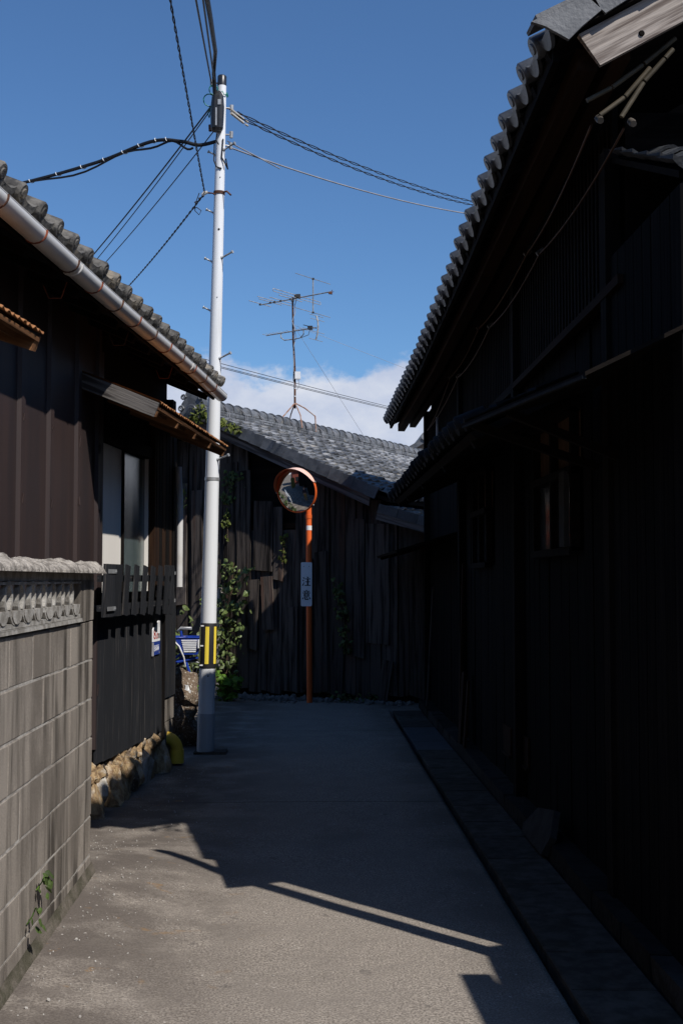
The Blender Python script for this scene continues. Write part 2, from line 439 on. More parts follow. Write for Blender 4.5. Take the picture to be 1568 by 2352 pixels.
# ------------------------------------------------------------------ mesh building
class MB:
    """collects shapes; build() links them as ONE mesh object"""
    def __init__(s):
        s.v, s.f, s.smooth = [], [], []

    def add(s, vs, fs, smooth=False):
        o = len(s.v)
        s.v += [tuple(x) for x in vs]
        s.f += [tuple(i + o for i in q) for q in fs]
        s.smooth += [smooth] * len(fs)
        return s

    def box(s, c, d, M=None, jit=0.0):
        vs = []
        for x in (-.5, .5):
            for y in (-.5, .5):
                for z in (-.5, .5):
                    p = Vector((c[0] + x * d[0], c[1] + y * d[1], c[2] + z * d[2]))
                    if jit:
                        p += Vector((R.uniform(-jit, jit), R.uniform(-jit, jit), R.uniform(-jit, jit)))
                    vs.append(M @ p if M else p)
        return s.add(vs, [(0, 1, 3, 2), (4, 6, 7, 5), (0, 4, 5, 1), (2, 3, 7, 6), (0, 2, 6, 4), (1, 5, 7, 3)])

    def tube(s, pts, r, n=8, caps=True, smooth=True):
        pts = [Vector(p) for p in pts]
        rr = r if isinstance(r, (list, tuple)) else [r] * len(pts)
        rings = []
        up = None
        for i, p in enumerate(pts):
            t = (pts[min(i + 1, len(pts) - 1)] - pts[max(i - 1, 0)]).normalized()
            if up is None:
                up = t.orthogonal().normalized()
            else:
                up = (up - t * up.dot(t))
                up = up.normalized() if up.length > 1e-6 else t.orthogonal().normalized()
            q = t.cross(up)
            rings.append([p + (up * math.cos(2 * math.pi * k / n) + q * math.sin(2 * math.pi * k / n)) * rr[i] for k in range(n)])
        vs = [x for g in rings for x in g]
        fs = []
        for i in range(len(pts) - 1):
            for k in range(n):
                fs.append((i * n + k, i * n + (k + 1) % n, (i + 1) * n + (k + 1) % n, (i + 1) * n + k))
        s.add(vs, fs, smooth)
        if caps:
            s.add(rings[0], [tuple(range(n - 1, -1, -1))])
            s.add(rings[-1], [tuple(range(n))])
        return s

    def prism(s, poly, depth, M=None, axis=1):
        """polygon in (a, b) extruded by depth (lo, hi) along the remaining axis"""
        lo, hi = depth
        n = len(poly)

        def P(a, b, c):
            p = {0: (c, a, b), 1: (a, c, b), 2: (a, b, c)}[axis]
            p = Vector(p)
            return M @ p if M else p
        vs = [P(a, b, lo) for a, b in poly] + [P(a, b, hi) for a, b in poly]
        fs = [tuple(range(n)), tuple(range(2 * n - 1, n - 1, -1))] + [(i, i + n, (i + 1) % n + n, (i + 1) % n) for i in range(n)]
        return s.add(vs, fs)

    def grid(s, nx, ny, fn, smooth=True):
        vs = [fn(i / nx, j / ny) for j in range(ny + 1) for i in range(nx + 1)]
        fs = [(j * (nx + 1) + i, j * (nx + 1) + i + 1, (j + 1) * (nx + 1) + i + 1, (j + 1) * (nx + 1) + i) for j in range(ny) for i in range(nx)]
        return s.add(vs, fs, smooth)

    def mesh(s, name, m=None, fix=True):
        me = bpy.data.meshes.new(name)
        me.from_pydata(s.v, [], s.f)
        me.polygons.foreach_set('use_smooth', s.smooth)
        if fix:
            bm = bmesh.new()
            bm.from_mesh(me)
            bmesh.ops.recalc_face_normals(bm, faces=bm.faces)
            bm.to_mesh(me)
            bm.free()
        if m:
            me.materials.append(MT[m] if isinstance(m, str) else m)
        me.update()
        return me

    def build(s, name, m, parent=None, M=None, label=None, fix=True):
        return O(name, s.mesh(name, m, fix), parent, M, label)


def O(name, me, parent=None, M=None, label=None):
    o = bpy.data.objects.new(name, me)
    COL.objects.link(o)
    if parent:
        o.parent = parent
    if M is not None:
        o.matrix_basis = M
    if label:
        o['label'] = label
    return o


def tag(o, label, cat, group=None):
    o['label'] = label
    o['category'] = cat
    if group:
        o['group'] = group
    return o


def thing(name, label, cat, loc=(0, 0, 0), rz=0.0, group=None):
    o = bpy.data.objects.new(name, None)
    o.empty_display_size = 0.2
    COL.objects.link(o)
    o.location = loc
    o.rotation_euler = (0, 0, rz)
    return tag(o, label, cat, group)


def kind(o, k):
    o['kind'] = k
    return o


def frame(o, ex, ey, ez=None):
    """matrix with origin o, x along ex, y near ey"""
    ex = Vector(ex).normalized()
    ey = Vector(ey)
    ey = (ey - ex * ex.dot(ey)).normalized()
    ez = ex.cross(ey)
    return Matrix(((ex.x, ey.x, ez.x, o[0]), (ex.y, ey.y, ez.y, o[1]), (ex.z, ey.z, ez.z, o[2]), (0, 0, 0, 1)))


def plank_mesh(name, L, Wd, T, m, seg=3, jit=0.004, cut0=0.0, cut1=0.0):
    """a board along its own x, width along y, thickness along z, a little out of true; cut0/cut1 make ragged or slanted ends"""
    b = MB()
    st = []
    for i in range(seg + 1):
        x = L * i / seg
        for (y, z) in ((-.5, -.5), (.5, -.5), (.5, .5), (-.5, .5)):
            jx = 0
            if i == 0:
                jx = cut0 * (y + .5) + R.uniform(0, abs(cut0)) * .4
            if i == seg:
                jx = -cut1 * (y + .5) - R.uniform(0, abs(cut1)) * .4
            st.append((x + jx, y * Wd + R.uniform(-jit, jit), z * T + R.uniform(-jit, jit) * .4))
    fs = [(3, 2, 1, 0), tuple(seg * 4 + k for k in range(4))]
    for i in range(seg):
        for k in range(4):
            fs.append((i * 4 + k, i * 4 + (k + 1) % 4, (i + 1) * 4 + (k + 1) % 4, (i + 1) * 4 + k))
    b.add(st, fs)
    return b.mesh(name, m)


def board(name, p0, p1, Wd, T, m, parent, face=(0, -1, 0), jit=0.003, seg=3, cut0=0, cut1=0, label=None):
    """a board from p0 to p1 (centre line), thickness along `face`"""
    p0, p1, f = Vector(p0), Vector(p1), Vector(face)
    ex = (p1 - p0).normalized()
    ez = (f - ex * ex.dot(f)).normalized()
    ey = ez.cross(ex)
    Mx = frame(p0, ex, ey)
    return O(name, plank_mesh(name, (p1 - p0).length, Wd, T, m, seg, jit, cut0, cut1), parent, Mx, label)


def rock_mesh(name, m, seed, sub=2, rough=0.2, freq=1.6, squash=(1, 1, 1)):
    bm = bmesh.new()
    bmesh.ops.create_icosphere(bm, subdivisions=sub, radius=0.52)
    rr = random.Random(seed * 13 + 1)
    for _ in range(9):
        nn = Vector((rr.gauss(0, 1), rr.gauss(0, 1), rr.gauss(0, 1))).normalized()
        dd = rr.uniform(.27, .42)
        for v in bm.verts:
            q = v.co.dot(nn)
            if q > dd:
                v.co -= nn * (q - dd)
    for v in bm.verts:
        p = v.co.copy()
        k = 1.12 + rough * noise.noise(p * freq * 2 + Vector((seed * 3.7, seed, 1))) * 1.6 + rough * 0.5 * noise.noise(p * freq * 5 + Vector((seed, 5, seed)))
        v.co = Vector((p.x * k * squash[0], p.y * k * squash[1], p.z * k * squash[2]))
    me = bpy.data.meshes.new(name)
    bm.to_mesh(me)
    bm.free()
    me.materials.append(MT[m])
    return me


def TRS(loc, rot=(0, 0, 0), sc=(1, 1, 1)):
    from mathutils import Euler
    return Matrix.LocRotScale(Vector(loc), Euler(rot), Vector(sc))


def sag_line(p0, p1, sag, n=24):
    p0, p1 = Vector(p0), Vector(p1)
    return [p0.lerp(p1, i / n) - Vector((0, 0, 4 * sag * (i / n) * (1 - i / n))) for i in range(n + 1)]


def helix_pair(pts, r, pitch, rr, n=5):
    """two strands twisted round a path"""
    b = MB()
    L = [0]
    pts = [Vector(p) for p in pts]
    for i in range(1, len(pts)):
        L.append(L[-1] + (pts[i] - pts[i - 1]).length)
    tot = L[-1]
    N = int(tot / pitch * 8)
    for ph in (0, math.pi):
        out = []
        j = 0
        for k in range(N + 1):
            d = tot * k / N
            while j < len(L) - 2 and L[j + 1] < d:
                j += 1
            t = (d - L[j]) / max(L[j + 1] - L[j], 1e-9)
            p = pts[j].lerp(pts[j + 1], t)
            ax = (pts[j + 1] - pts[j]).normalized()
            u = ax.orthogonal().normalized()
            w = ax.cross(u)
            a = 2 * math.pi * d / pitch + ph
            out.append(p + (u * math.cos(a) + w * math.sin(a)) * r)
        b.tube(out, rr, n, caps=False)
    return b


# ------------------------------------------------------------------ roof tiles
def prof(t, A):
    return A * (math.cos(2 * math.pi * (t - .86)) + .28 * math.cos(4 * math.pi * (t - .86)))


def tile_mesh(name, w, L, m, A=0.02, tilt=0.022, th=0.016, disc=0.0, n=10, lip=0.0, roll=0.16):
    """pantile: u across (x), v down the slope (y), height (z). Lower edge lifted over the next course. disc: round eave end"""
    b = MB()
    u = [w * (i / n) for i in range(n + 1)]
    top0 = [(x, 0, prof(x / w, A)) for x in u]
    top1 = [(x, L, prof(x / w, A) + tilt) for x in u]
    bot1 = [(x, L, prof(x / w, A) + tilt - th - lip * (0.5 - 0.5 * math.cos(2 * math.pi * (x / w - .86)))) for x in u]
    bot1b = [(x, L - .02, z) for x, _y, z in bot1]
    k = n + 1
    vs = top0 + top1
    b.add(vs, [(i, i + 1, k + i + 1, k + i) for i in range(n)], True)
    b.add(top1 + bot1, [(i, i + 1, k + i + 1, k + i) for i in range(n)])
    b.add(bot1 + bot1b, [(i, i + 1, k + i + 1, k + i) for i in range(n)])
    b.add([top0[0], top1[0], bot1[0]], [(0, 1, 2)])
    b.add([top0[-1], bot1[-1], top1[-1]], [(0, 1, 2)])
    if disc:
        cx, cz = w * .86, prof(.86, A) + tilt - disc * .62
        b.tube([(cx, L - roll, cz - .004), (cx, L + .012, cz), (cx, L + .02, cz)], [disc * .93, disc, disc * .86], 14)
        b.tube([(cx, L + .016, cz), (cx, L + .026, cz)], [disc * .55, disc * .45], 10)
    return b.mesh(name, m, fix=False)


def tile_frame(org, e, d):
    e, d = Vector(e).normalized(), Vector(d).normalized()
    n = e.cross(d)
    if n.z < 0:
        n = -n
    return Matrix(((e.x, d.x, n.x, org[0]), (e.y, d.y, n.y, org[1]), (e.z, d.z, n.z, org[2]), (0, 0, 0, 1)))


def lay_tiles(parent, org, e, d, cols, rows, w, L, me, me_eave, pick, name='roof_tile', jit=0.006, hfn=None, rest_name='roof_tile_field'):
    """tiles from the ridge (row 0) down to the eave; the first len(pick) cells are tiles of their own, the rest one field"""
    e, d, org = Vector(e).normalized(), Vector(d).normalized(), Vector(org)
    n = e.cross(d)
    if n.z < 0:
        n = -n
    rest = MB()
    singles = set(pick)
    for r in range(rows):
        for c in range(cols):
            p = org + e * (c * w + R.uniform(-jit, jit)) + d * (r * L + R.uniform(-jit, jit)) + n * (R.uniform(0, jit * 1.2))
            if hfn:
                p = p + Vector((0, 0, hfn(c, r)))
            Mx = tile_frame(p, e, d) @ Matrix.Rotation(R.uniform(-.012, .012), 4, 'Z') @ Matrix.Rotation(R.uniform(-.014, .014), 4, 'Y')
            src = me_eave if (me_eave and r == rows - 1) else me
            if (c, r) in singles:
                O(name, src, parent, Mx)
            else:
                rest.add([Mx @ v.co for v in src.vertices], [tuple(q.vertices) for q in src.polygons], True)
    if rest.v:
        o = rest.build(rest_name, src.materials[0], parent, fix=False)
        kind(o, 'stuff')


# ------------------------------------------------------------------ leaves
def leaf_mesh(name, m, L=1.0, Wd=0.6, ivy=False):
    b = MB()
    if ivy:
        o = [(0, 0), (.22, .42), (.10, .5), (.55, .30), (.62, .52), (1.0, 0), (.62, -.52), (.55, -.30), (.10, -.5), (.22, -.42)]
        o = [(0, 0), (.02, .40), (.34, .5), (.58, .34), (1.0, 0), (.58, -.34), (.34, -.5), (.02, -.40)]
    else:
        o = [(0, 0), (.18, .26), (.42, .38), (.72, .25), (1.0, 0), (.72, -.25), (.42, -.38), (.18, -.26)]
    vs = [(x * L, y * Wd * 2 * .5 / .5 * .8, -abs(y) * .30 + -.22 * x * x) for x, y in o] + [(.5 * L, 0, .0)]
    n = len(o)
    b.add(vs, [(i, (i + 1) % n, n) for i in range(n)])
    return b.mesh(name, m, fix=False)


LEAF = {'leaf': leaf_mesh('leaf', 'leaf'), 'leafpale': leaf_mesh('leaf', 'leafpale'), 'ivy': leaf_mesh('leaf', 'ivy', ivy=True),
        'weed': leaf_mesh('leaf', 'weed', Wd=0.8), 'weedwall': leaf_mesh('leaf', 'leaf', Wd=0.8), 'darkivy': leaf_mesh('leaf', 'leaf', ivy=True)}


def leaf_at(parent, p, size, which, face, spread=0.9, name='leaf'):
    """a leaf whose upper side looks roughly along `face`, tip hanging down"""
    f = (Vector(face) + Vector((R.gauss(0, spread), R.gauss(0, spread), R.gauss(0, spread) * .6 + .25))).normalized()
    tip = Vector((R.gauss(0, .6), R.gauss(0, .6), -.7 + R.gauss(0, .5)))
    ex = (tip - f * f.dot(tip))
    ex = ex.normalized() if ex.length > 1e-4 else f.orthogonal()
    ey = f.cross(ex)
    Mx = frame(p, ex, ey) @ Matrix.Diagonal((size, size, size, 1))
    return O(name, LEAF[which], parent, Mx)


def vine(name, label, root, pts, width, n, size, which, face=(0, -1, .2), stems=2, cat='vine', group=None, taper=0.5, depth=0.05, stem_r=0.006):
    """a climbing plant along a line of points (world), its stems and leaves"""
    pts = [Vector(p) for p in pts]
    t = thing(name, label, cat, root, 0, group)
    o = Vector(root)
    b = MB()
    for s in range(stems):
        q = [p - o + Vector((R.uniform(-1, 1) * width * .25, R.uniform(-1, 0) * .02, 0)) for p in pts]
        b.tube(q, stem_r, 5)
    b.build('stem', 'stem', t)
    fv = Vector(face).normalized()
    side = fv.cross(Vector((0, 0, 1))).normalized()
    for k in range(n):
        f = R.random()
        a = f * (len(pts) - 1)
        i = min(int(a), len(pts) - 2)
        p = pts[i].lerp(pts[i + 1], a - i)
        wv = width * (1 - taper * abs(2 * f - 1))
        p = p + side * R.gauss(0, wv * .5) + fv * R.uniform(0, depth) + Vector((0, 0, R.gauss(0, .03)))
        leaf_at(t, p - o, size * R.choice([.5, .65, .8, 1, 1.15, 1.35]) * R.uniform(.85, 1.15), which, fv)
    return t


# ================================================================== THE SETTING
def smooth(a, b, x):
    t = max(0.0, min(1.0, (x - a) / (b - a)))
    return t * t * (3 - 2 * t)


def ground_z(x, y):
    a = (0.02 + 0.014 * max(0, min(y, 7))) * smooth(-0.35, -1.2, x) * (1 - smooth(6.7, 7.9, y))
    w = 0.006 * (noise.noise(Vector((x * .9, y * .6, 0))) + .4 * noise.noise(Vector((x * 3, y * 3, 4))))
    far = 1 - smooth(25, 45, abs(y - 8)) * 1.0
    far *= 1 - smooth(8, 20, abs(x))
    if 1.0 <= x <= 1.385 and 2.0 < y < 15.4:
        return -0.11
    return a + w * far


xs = [-400, -120, -40, -20, -12, -8, -6] + [-5 + .5 * i for i in range(4)] + [-3 + .25 * i for i in range(5)]
xs += [-1.75 + .1 * i for i in range(27)] + [.96, .985, 1.0, 1.02, 1.36, 1.385, 1.41, 1.5, 1.75, 2, 2.5, 3, 4, 6, 10, 20, 60, 400]
xs = sorted(set(round(x, 3) for x in xs))
ys = [-300, -60, -20, -8, -4, -2, 0, 1, 1.9, 2.02] + [2.25 + .15 * i for i in range(87)] + [15.41, 15.5, 15.7, 16, 16.3, 16.6, 17, 17.5, 18, 19, 20, 22, 25, 30, 40, 60, 120, 500, 1500]
ys = sorted(set(round(y, 3) for y in ys))
gb = MB()
nxs = len(xs)
gb.add([(x, y, ground_z(x, y)) for y in ys for x in xs],
       [(j * nxs + i, j * nxs + i + 1, (j + 1) * nxs + i + 1, (j + 1) * nxs + i) for j in range(len(ys) - 1) for i in range(nxs - 1)], True)
road = kind(gb.build('road', 'road', fix=False), 'structure')

# drain channel covers beside the lane, each one a slab of its own
y = 2.05
k = 0
while y < 15.2:
    L = 0.6 if k % 5 else 0.5
    steel = 11.4 < y < 13.1
    b = MB()
    b.box((1.2, y + L / 2, -0.028), (0.342, L - 0.006, 0.06), jit=0.0015)
    if not steel:
        b.box((1.2, y + L / 2, 0.003), (0.328, L - 0.03, 0.004), jit=0.001)
    o = b.build('drain_cover', 'drainsteel' if steel else 'slab', road)
    if steel:
        o['label'] = 'smooth bluish steel drain cover'
    y += L
    k += 1

# ================================================================== LEFT: CONCRETE BLOCK WALL
XW = -1.12
bw = thing('block_wall', 'stained concrete block garden wall with pierced screen course and rough coping', 'wall', (XW, 5.0, 0))
bo = Vector((XW, 5.0, 0))


def wloc(x, y, z):
    return Vector((x, y, z)) - bo


core = MB()
core.box(wloc(XW - .0595, 2.99, .70), (.1135, 6.98, 1.40))
core.build('mortar_core', 'mortar', bw)
BY0 = 0.5
for row in range(7):
    z0 = .012 + .2 * row
    off = 0.1 if row % 2 == 1 else -.1
    y = 6.5
    first = True
    while y > BY0:
        L = .4
        if first and row % 2 == 0:
            L = .2
        first = False
        y0 = y - L
        b = MB()
        w2, h2, d2 = L - .008, .192, .12
        c = wloc(XW - .06 + R.uniform(-.0015, .0015), (y + y0) / 2, z0 + .095)
        # bevelled face so that each joint catches light
        e = .0035
        xf, xb = c.x + d2 / 2, c.x - d2 / 2
        ya, yb, za, zb = c.y - w2 / 2, c.y + w2 / 2, c.z - h2 / 2, c.z + h2 / 2

        def jj():
            return R.uniform(-.0022, .0022)
        fr = [(xf + jj() * .6, ya + e + jj(), za + e + jj()), (xf + jj() * .6, yb - e + jj(), za + e + jj()), (xf + jj() * .6, yb - e + jj(), zb - e + jj()), (xf + jj() * .6, ya + e + jj(), zb - e + jj())]
        md = [(xf - e, ya, za), (xf - e, yb, za), (xf - e, yb, zb), (xf - e, ya, zb)]
        bk = [(xb, ya, za), (xb, yb, za), (xb, yb, zb), (xb, ya, zb)]
        b.add(fr + md + bk, [(0, 1, 2, 3)] + [(4 + i, 4 + (i + 1) % 4, (i + 1) % 4, i) for i in range(4)] + [(8 + i, 8 + (i + 1) % 4, 4 + (i + 1) % 4, 4 + i) for i in range(4)] + [(11, 10, 9, 8)])
        b.build('concrete_block', 'block', bw)
        y = y0
# mortar footing that spreads at the foot of the wall
ft = MB()


def foot(u, v):
    yy = 0.0 + u * 6.54
    g = ground_z(XW + .05, yy)
    prf = [(.002, .062), (.005, .045), (.012, .026), (.019, .008), (.022, -.06)][min(4, int(round(v * 4)))]
    nn = .002 * noise.noise(Vector((yy * 1.5, v * 2, 1))) + .0025 * noise.noise(Vector((yy * 11, v * 4, 3)))
    return wloc(XW + prf[0] + (nn if v > .05 else 0), yy, g + prf[1] + nn * 2)


ft.grid(70, 4, foot)
ft.build('footing', 'footing', bw, fix=False)
# ledge under the screen, screen blocks, end post, top beam
b = MB()
b.box(wloc(XW - .055, 3.06, 1.422), (.135, 6.14, .018), jit=.002)
b.box(wloc(XW - .058, 3.06, 1.441), (.118, 6.14, .016), jit=.002)
b.build('ledge', 'screen', bw)
b = MB()
b.box(wloc(XW - .06, 6.315, 1.512), (.125, .37, .205), jit=.002)
b.build('end_post', 'block', bw)
b = MB()
b.box(wloc(XW - .06, 3.25, 1.628), (.118, 6.5, .034), jit=.002)
b.box(wloc(XW - .052, 3.05, 1.604), (.118, 6.12, .012), jit=.002)
b.build('top_beam', 'screen', bw)


def screen_block():
    b = MB()
    n = 16
    # a ring that runs out into a tail, as a thick band right through the block
    path = []
    for i in range(n + 1):
        a = rad(-60 + 330 * i / n)
        path.append((-.012 + .050 * math.cos(a), .098 + .058 * math.sin(a)))
    path += [(.012, .040), (.045, .012), (.075, .004)]
    th = .0105
    inn, out = [], []
    for i, (px, pz) in enumerate(path):
        q = Vector(path[min(i + 1, len(path) - 1)]) - Vector(path[max(i - 1, 0)])
        nn = Vector((-q.y, q.x)).normalized() * th
        inn.append((px - nn.x, pz - nn.y))
        out.append((px + nn.x, pz + nn.y))
    for i in range(len(path) - 1):
        b.prism([inn[i], inn[i + 1], out[i + 1], out[i]], (.0, .020), Matrix.Rotation(math.pi / 2, 4, 'Z'), axis=1)
    # half round bowl between two rings
    bowl = [(.1 + .078 * math.cos(a), .050 + .052 * math.sin(a)) for a in [math.pi + math.pi * i / 8 for i in range(9)]]
    b.prism(bowl, (-.004, .04), Matrix.Rotation(math.pi / 2, 4, 'Z'), axis=1)
    return b.mesh('screen_block', 'screen')


sbm = screen_block()
y = 6.01
while y > 0.6:
    # the mesh runs along +Y after the quarter turn; depth goes to -X
    O('screen_block', sbm, bw, Matrix.Translation(wloc(XW + .002, y - .11, 1.449)) @ Matrix.Rotation(R.uniform(-.03, .03), 4, 'Z'))
    y -= .2025
# rough coping
y = 6.60
k = 0
while y > 0.4:
    L = .46 if k else .36
    y0 = y - L
    sd = k * 5.3
    b = MB()

    def cap(u, v, y0=y0, L=L, sd=sd, last=(k == 0)):
        yy = y0 + .004 + u * (L - .008)
        a = -.08 + v * (math.pi + .16)
        end = 1 - .6 * smooth(.70, 1.0, u) * (1 if last else 0)
        px = .116 * math.cos(a)
        pz = max(.0, math.sin(a)) ** .7 * .044 * end
        q = Vector((px, yy, pz))
        lump = .031 * max(0, noise.noise(q * 7.5 + Vector((2, 0, 5))) + .05) + .017 * noise.noise(q * 19) + .010 * noise.noise(q * 43)
        up = max(0.0, math.sin(a))
        return wloc(XW - .062 + px * (1 + lump * 3.0), yy, 1.649 + pz + lump * up * end)
    b.grid(40, 22, cap)
    b.add([cap(u, v) for u in (0, 1) for v in [i / 22 for i in range(23)]], [tuple(range(23)), tuple(range(45, 22, -1))])
    b.add([wloc(XW - .062 + sx * .117, yy, 1.6475) for yy in (y0 + .004, y - .004) for sx in (-1, 1)], [(0, 1, 3, 2)])
    b.build('coping_stone', 'coping', bw, fix=False)
    y = y0
    k += 1

# ================================================================== LEFT: BROWN HOUSE
AL = math.atan2(.9952, .0975)
lh = thing('brown_house', 'low tiled house with brown metal siding, rusty awnings and a pale gutter', 'house', (-1.47, 8.6, 0), AL)
# local frame: x along the lane (away), y into the house, z up
b = MB()
b.box((-2.75, 2.06, 2.02), (10.6, 4.0, 2.84))
b.box((-2.75, 2.06, .3), (10.6, 3.9, .58))
b.build('wall', 'dark', lh)
ribs = [.05, -.444, -1.031, -1.568, -2.12, -2.68, -3.24, -3.8, -4.36, -4.92, -5.48, -6.04, -6.6, -7.16]
for i in range(len(ribs) - 1):
    x1, x0 = ribs[i], ribs[i + 1]
    b = MB()
    pr = [(x0, .045), (x0, .0), (x1 - .10, .0), (x1 - .085, -.022), (x1 - .016, -.022), (x1 - .001, .0), (x1 - .001, .045)]
    b.prism(pr, (.46, 3.42), axis=2)
    for zz in (.9, 1.5, 2.1, 2.55):
        b.tube([(x1 - .05, -.021, zz + R.uniform(-.1, .1)), (x1 - .05, -.027, zz)], .006, 6)
    b.build('siding_panel', 'siding', lh)
b = MB()
b.box((.07, -.004, 2.28), (.05, .035, 1.86))
b.build('corner_trim', 'siding', lh)
# stones under the black boards
for i in range(10):
    x = -.02 + i * .215 + R.uniform(-.04, .04)
    m = ['stone_ochre', 'stone_white', 'stone_ochre', 'stone_ochre', 'stone_ochre', 'stone_brown'][i % 6]
    O('foundation_stone', rock_mesh('foundation_stone', m, i * 3 + 1, 3, .2), lh, TRS((x, .035 + R.uniform(-.02, .03), .11), (R.uniform(-.3, .3), R.uniform(-.4, .4), R.uniform(-.4, .4)), (.26, .24, .42)))
for i in range(13):
    x = -.03 + i * .165 + R.uniform(-.03, .03)
    O('foundation_stone', rock_mesh('foundation_stone', R.choice(['stone_ochre', 'stone_brown', 'stone_ochre']), i * 7 + 50, 3, .24), lh,
      TRS((x, .05 + R.uniform(-.01, .02), .285 + R.uniform(-.02, .02)), (R.uniform(-.4, .4), R.uniform(-.5, .5), R.uniform(-1, 1)), (.2, .2, .17)))
# black boards below the window
x = -.015
while x < 2.03:
    wd = min(R.uniform(.15, .2), 2.05 - x)
    zb = .352 - .01 * x + R.uniform(-.006, .006)
    board('board', (x + wd / 2, -.012 + R.uniform(-.003, .003), zb), (x + wd / 2, -.012, 1.47), wd - .003, .02, 'black', lh, seg=3, jit=.0015)
    x += wd
for (xa, xb2, zb) in ((2.075, 2.24, .60), (2.243, 2.41, .60), (2.413, 2.575, .60)):
    board('board', ((xa + xb2) / 2, -.02, zb), ((xa + xb2) / 2, -.02, 1.74), xb2 - xa - .004, .022, 'black', lh, seg=3, jit=.002)
board('corner_post', (2.06, -.024, .02), (2.06, -.024, 1.36), .03, .04, 'dark', lh)
# block footing at the far corner
for r in range(3):
    for c in range(3):
        xx = 2.09 + c * .175 - (.07 if r % 2 else 0)
        b = MB()
        b.box((min(xx + .08, 2.5), .045, .095 + .195 * r), (.166, .12, .187), jit=.002)
        b.build('concrete_block', 'block', lh)
# window recess
b = MB()
b.box((.475, .05, 2.05), (.75, .02, 1.1))
b.build('shutter_panel', 'panel', lh, label='cream panel in the left half of the window')
b = MB()
b.box((1.27, .055, 2.05), (.78, .012, 1.1))
b.build('window_pane', 'glass', lh, label='frosted pane in the right half of the window')
for x, wd, m in ((.868, .012, 'dark'), (1.672, .016, 'panel'), (1.72, .05, 'brownwood'), (1.81, .09, 'brownwood'), (1.93, .12, 'dark'), (2.06, .12, 'brownwood'), (2.2, .13, 'dark'), (2.33, .1, 'brownwood'), (2.5, .14, 'dark')):
    board('window_post', (x, .035 if x < 1.7 else -.005, 1.42), (x, .035 if x < 1.7 else -.005, 3.1), wd, .03 if x < 1.7 else .05, m, lh)
board('window_head', (.1, .01, 2.66), (2.5, .01, 2.66), .10, .06, 'dark', lh)
board('window_sill', (.05, -.03, 1.50), (1.8, -.03, 1.50), .05, .09, 'dark', lh)
b = MB()
b.box((1.3, .03, 2.92), (2.5, .04, .42))
b.build('upper_wall', 'dark', lh)
# picket guard in front of the window
g_y = -.13
for (xa, xb2) in ((-.29, -.02), (-.015, .16)):
    board('picket', ((xa + xb2) / 2, g_y, 1.365), ((xa + xb2) / 2, g_y - .012, 1.722), xb2 - xa, .018, 'black', lh, seg=2)
for i, x in enumerate([.335, .61, .885, 1.15, 1.42, 1.68, 1.90]):
    w_ = .118 if i < 6 else .08
    board('picket', (x - .03, g_y, 1.362 - .006 * i), (x + .012, g_y - .012, 1.722 + R.uniform(-.006, .006)), w_, .013, 'black', lh, seg=2)
for zz in (1.425, 1.625):
    board('guard_rail', (-.29, g_y + .025, zz), (2.02, g_y + .025, zz), .045, .03, 'black', lh, seg=3)
for x in (-.2, .9, 1.95):
    board('guard_bracket', (x, g_y + .03, 1.43), (x, -.01, 1.43), .03, .03, 'black', lh, face=(0, 0, 1), seg=1)
for x, zz in ((-.12, 1.672), (-.14, 1.42)):
    b = MB()
    b.box((x, g_y - .022, zz), (.21, .004, .028))
    b.box((x + .085, g_y - .026, zz), (.02, .006, .012))
    b.build('hinge_plate', 'steel', lh)
for x, zz in ((1.94, 1.67), (1.93, 1.44)):
    b = MB()
    b.box((x, g_y - .024, zz), (.035, .004, .028))
    b.build('hinge_plate', 'steel', lh)
# downpipe at the far corner
b = MB()
b.tube([(2.50, -.075, 1.55), (2.50, -.075, 2.35), (2.50, -.06, 2.55), (2.5, -.06, 2.62)], .03, 10)
b.build('downpipe', 'gutter', lh)
# awnings of rusty corrugated sheet


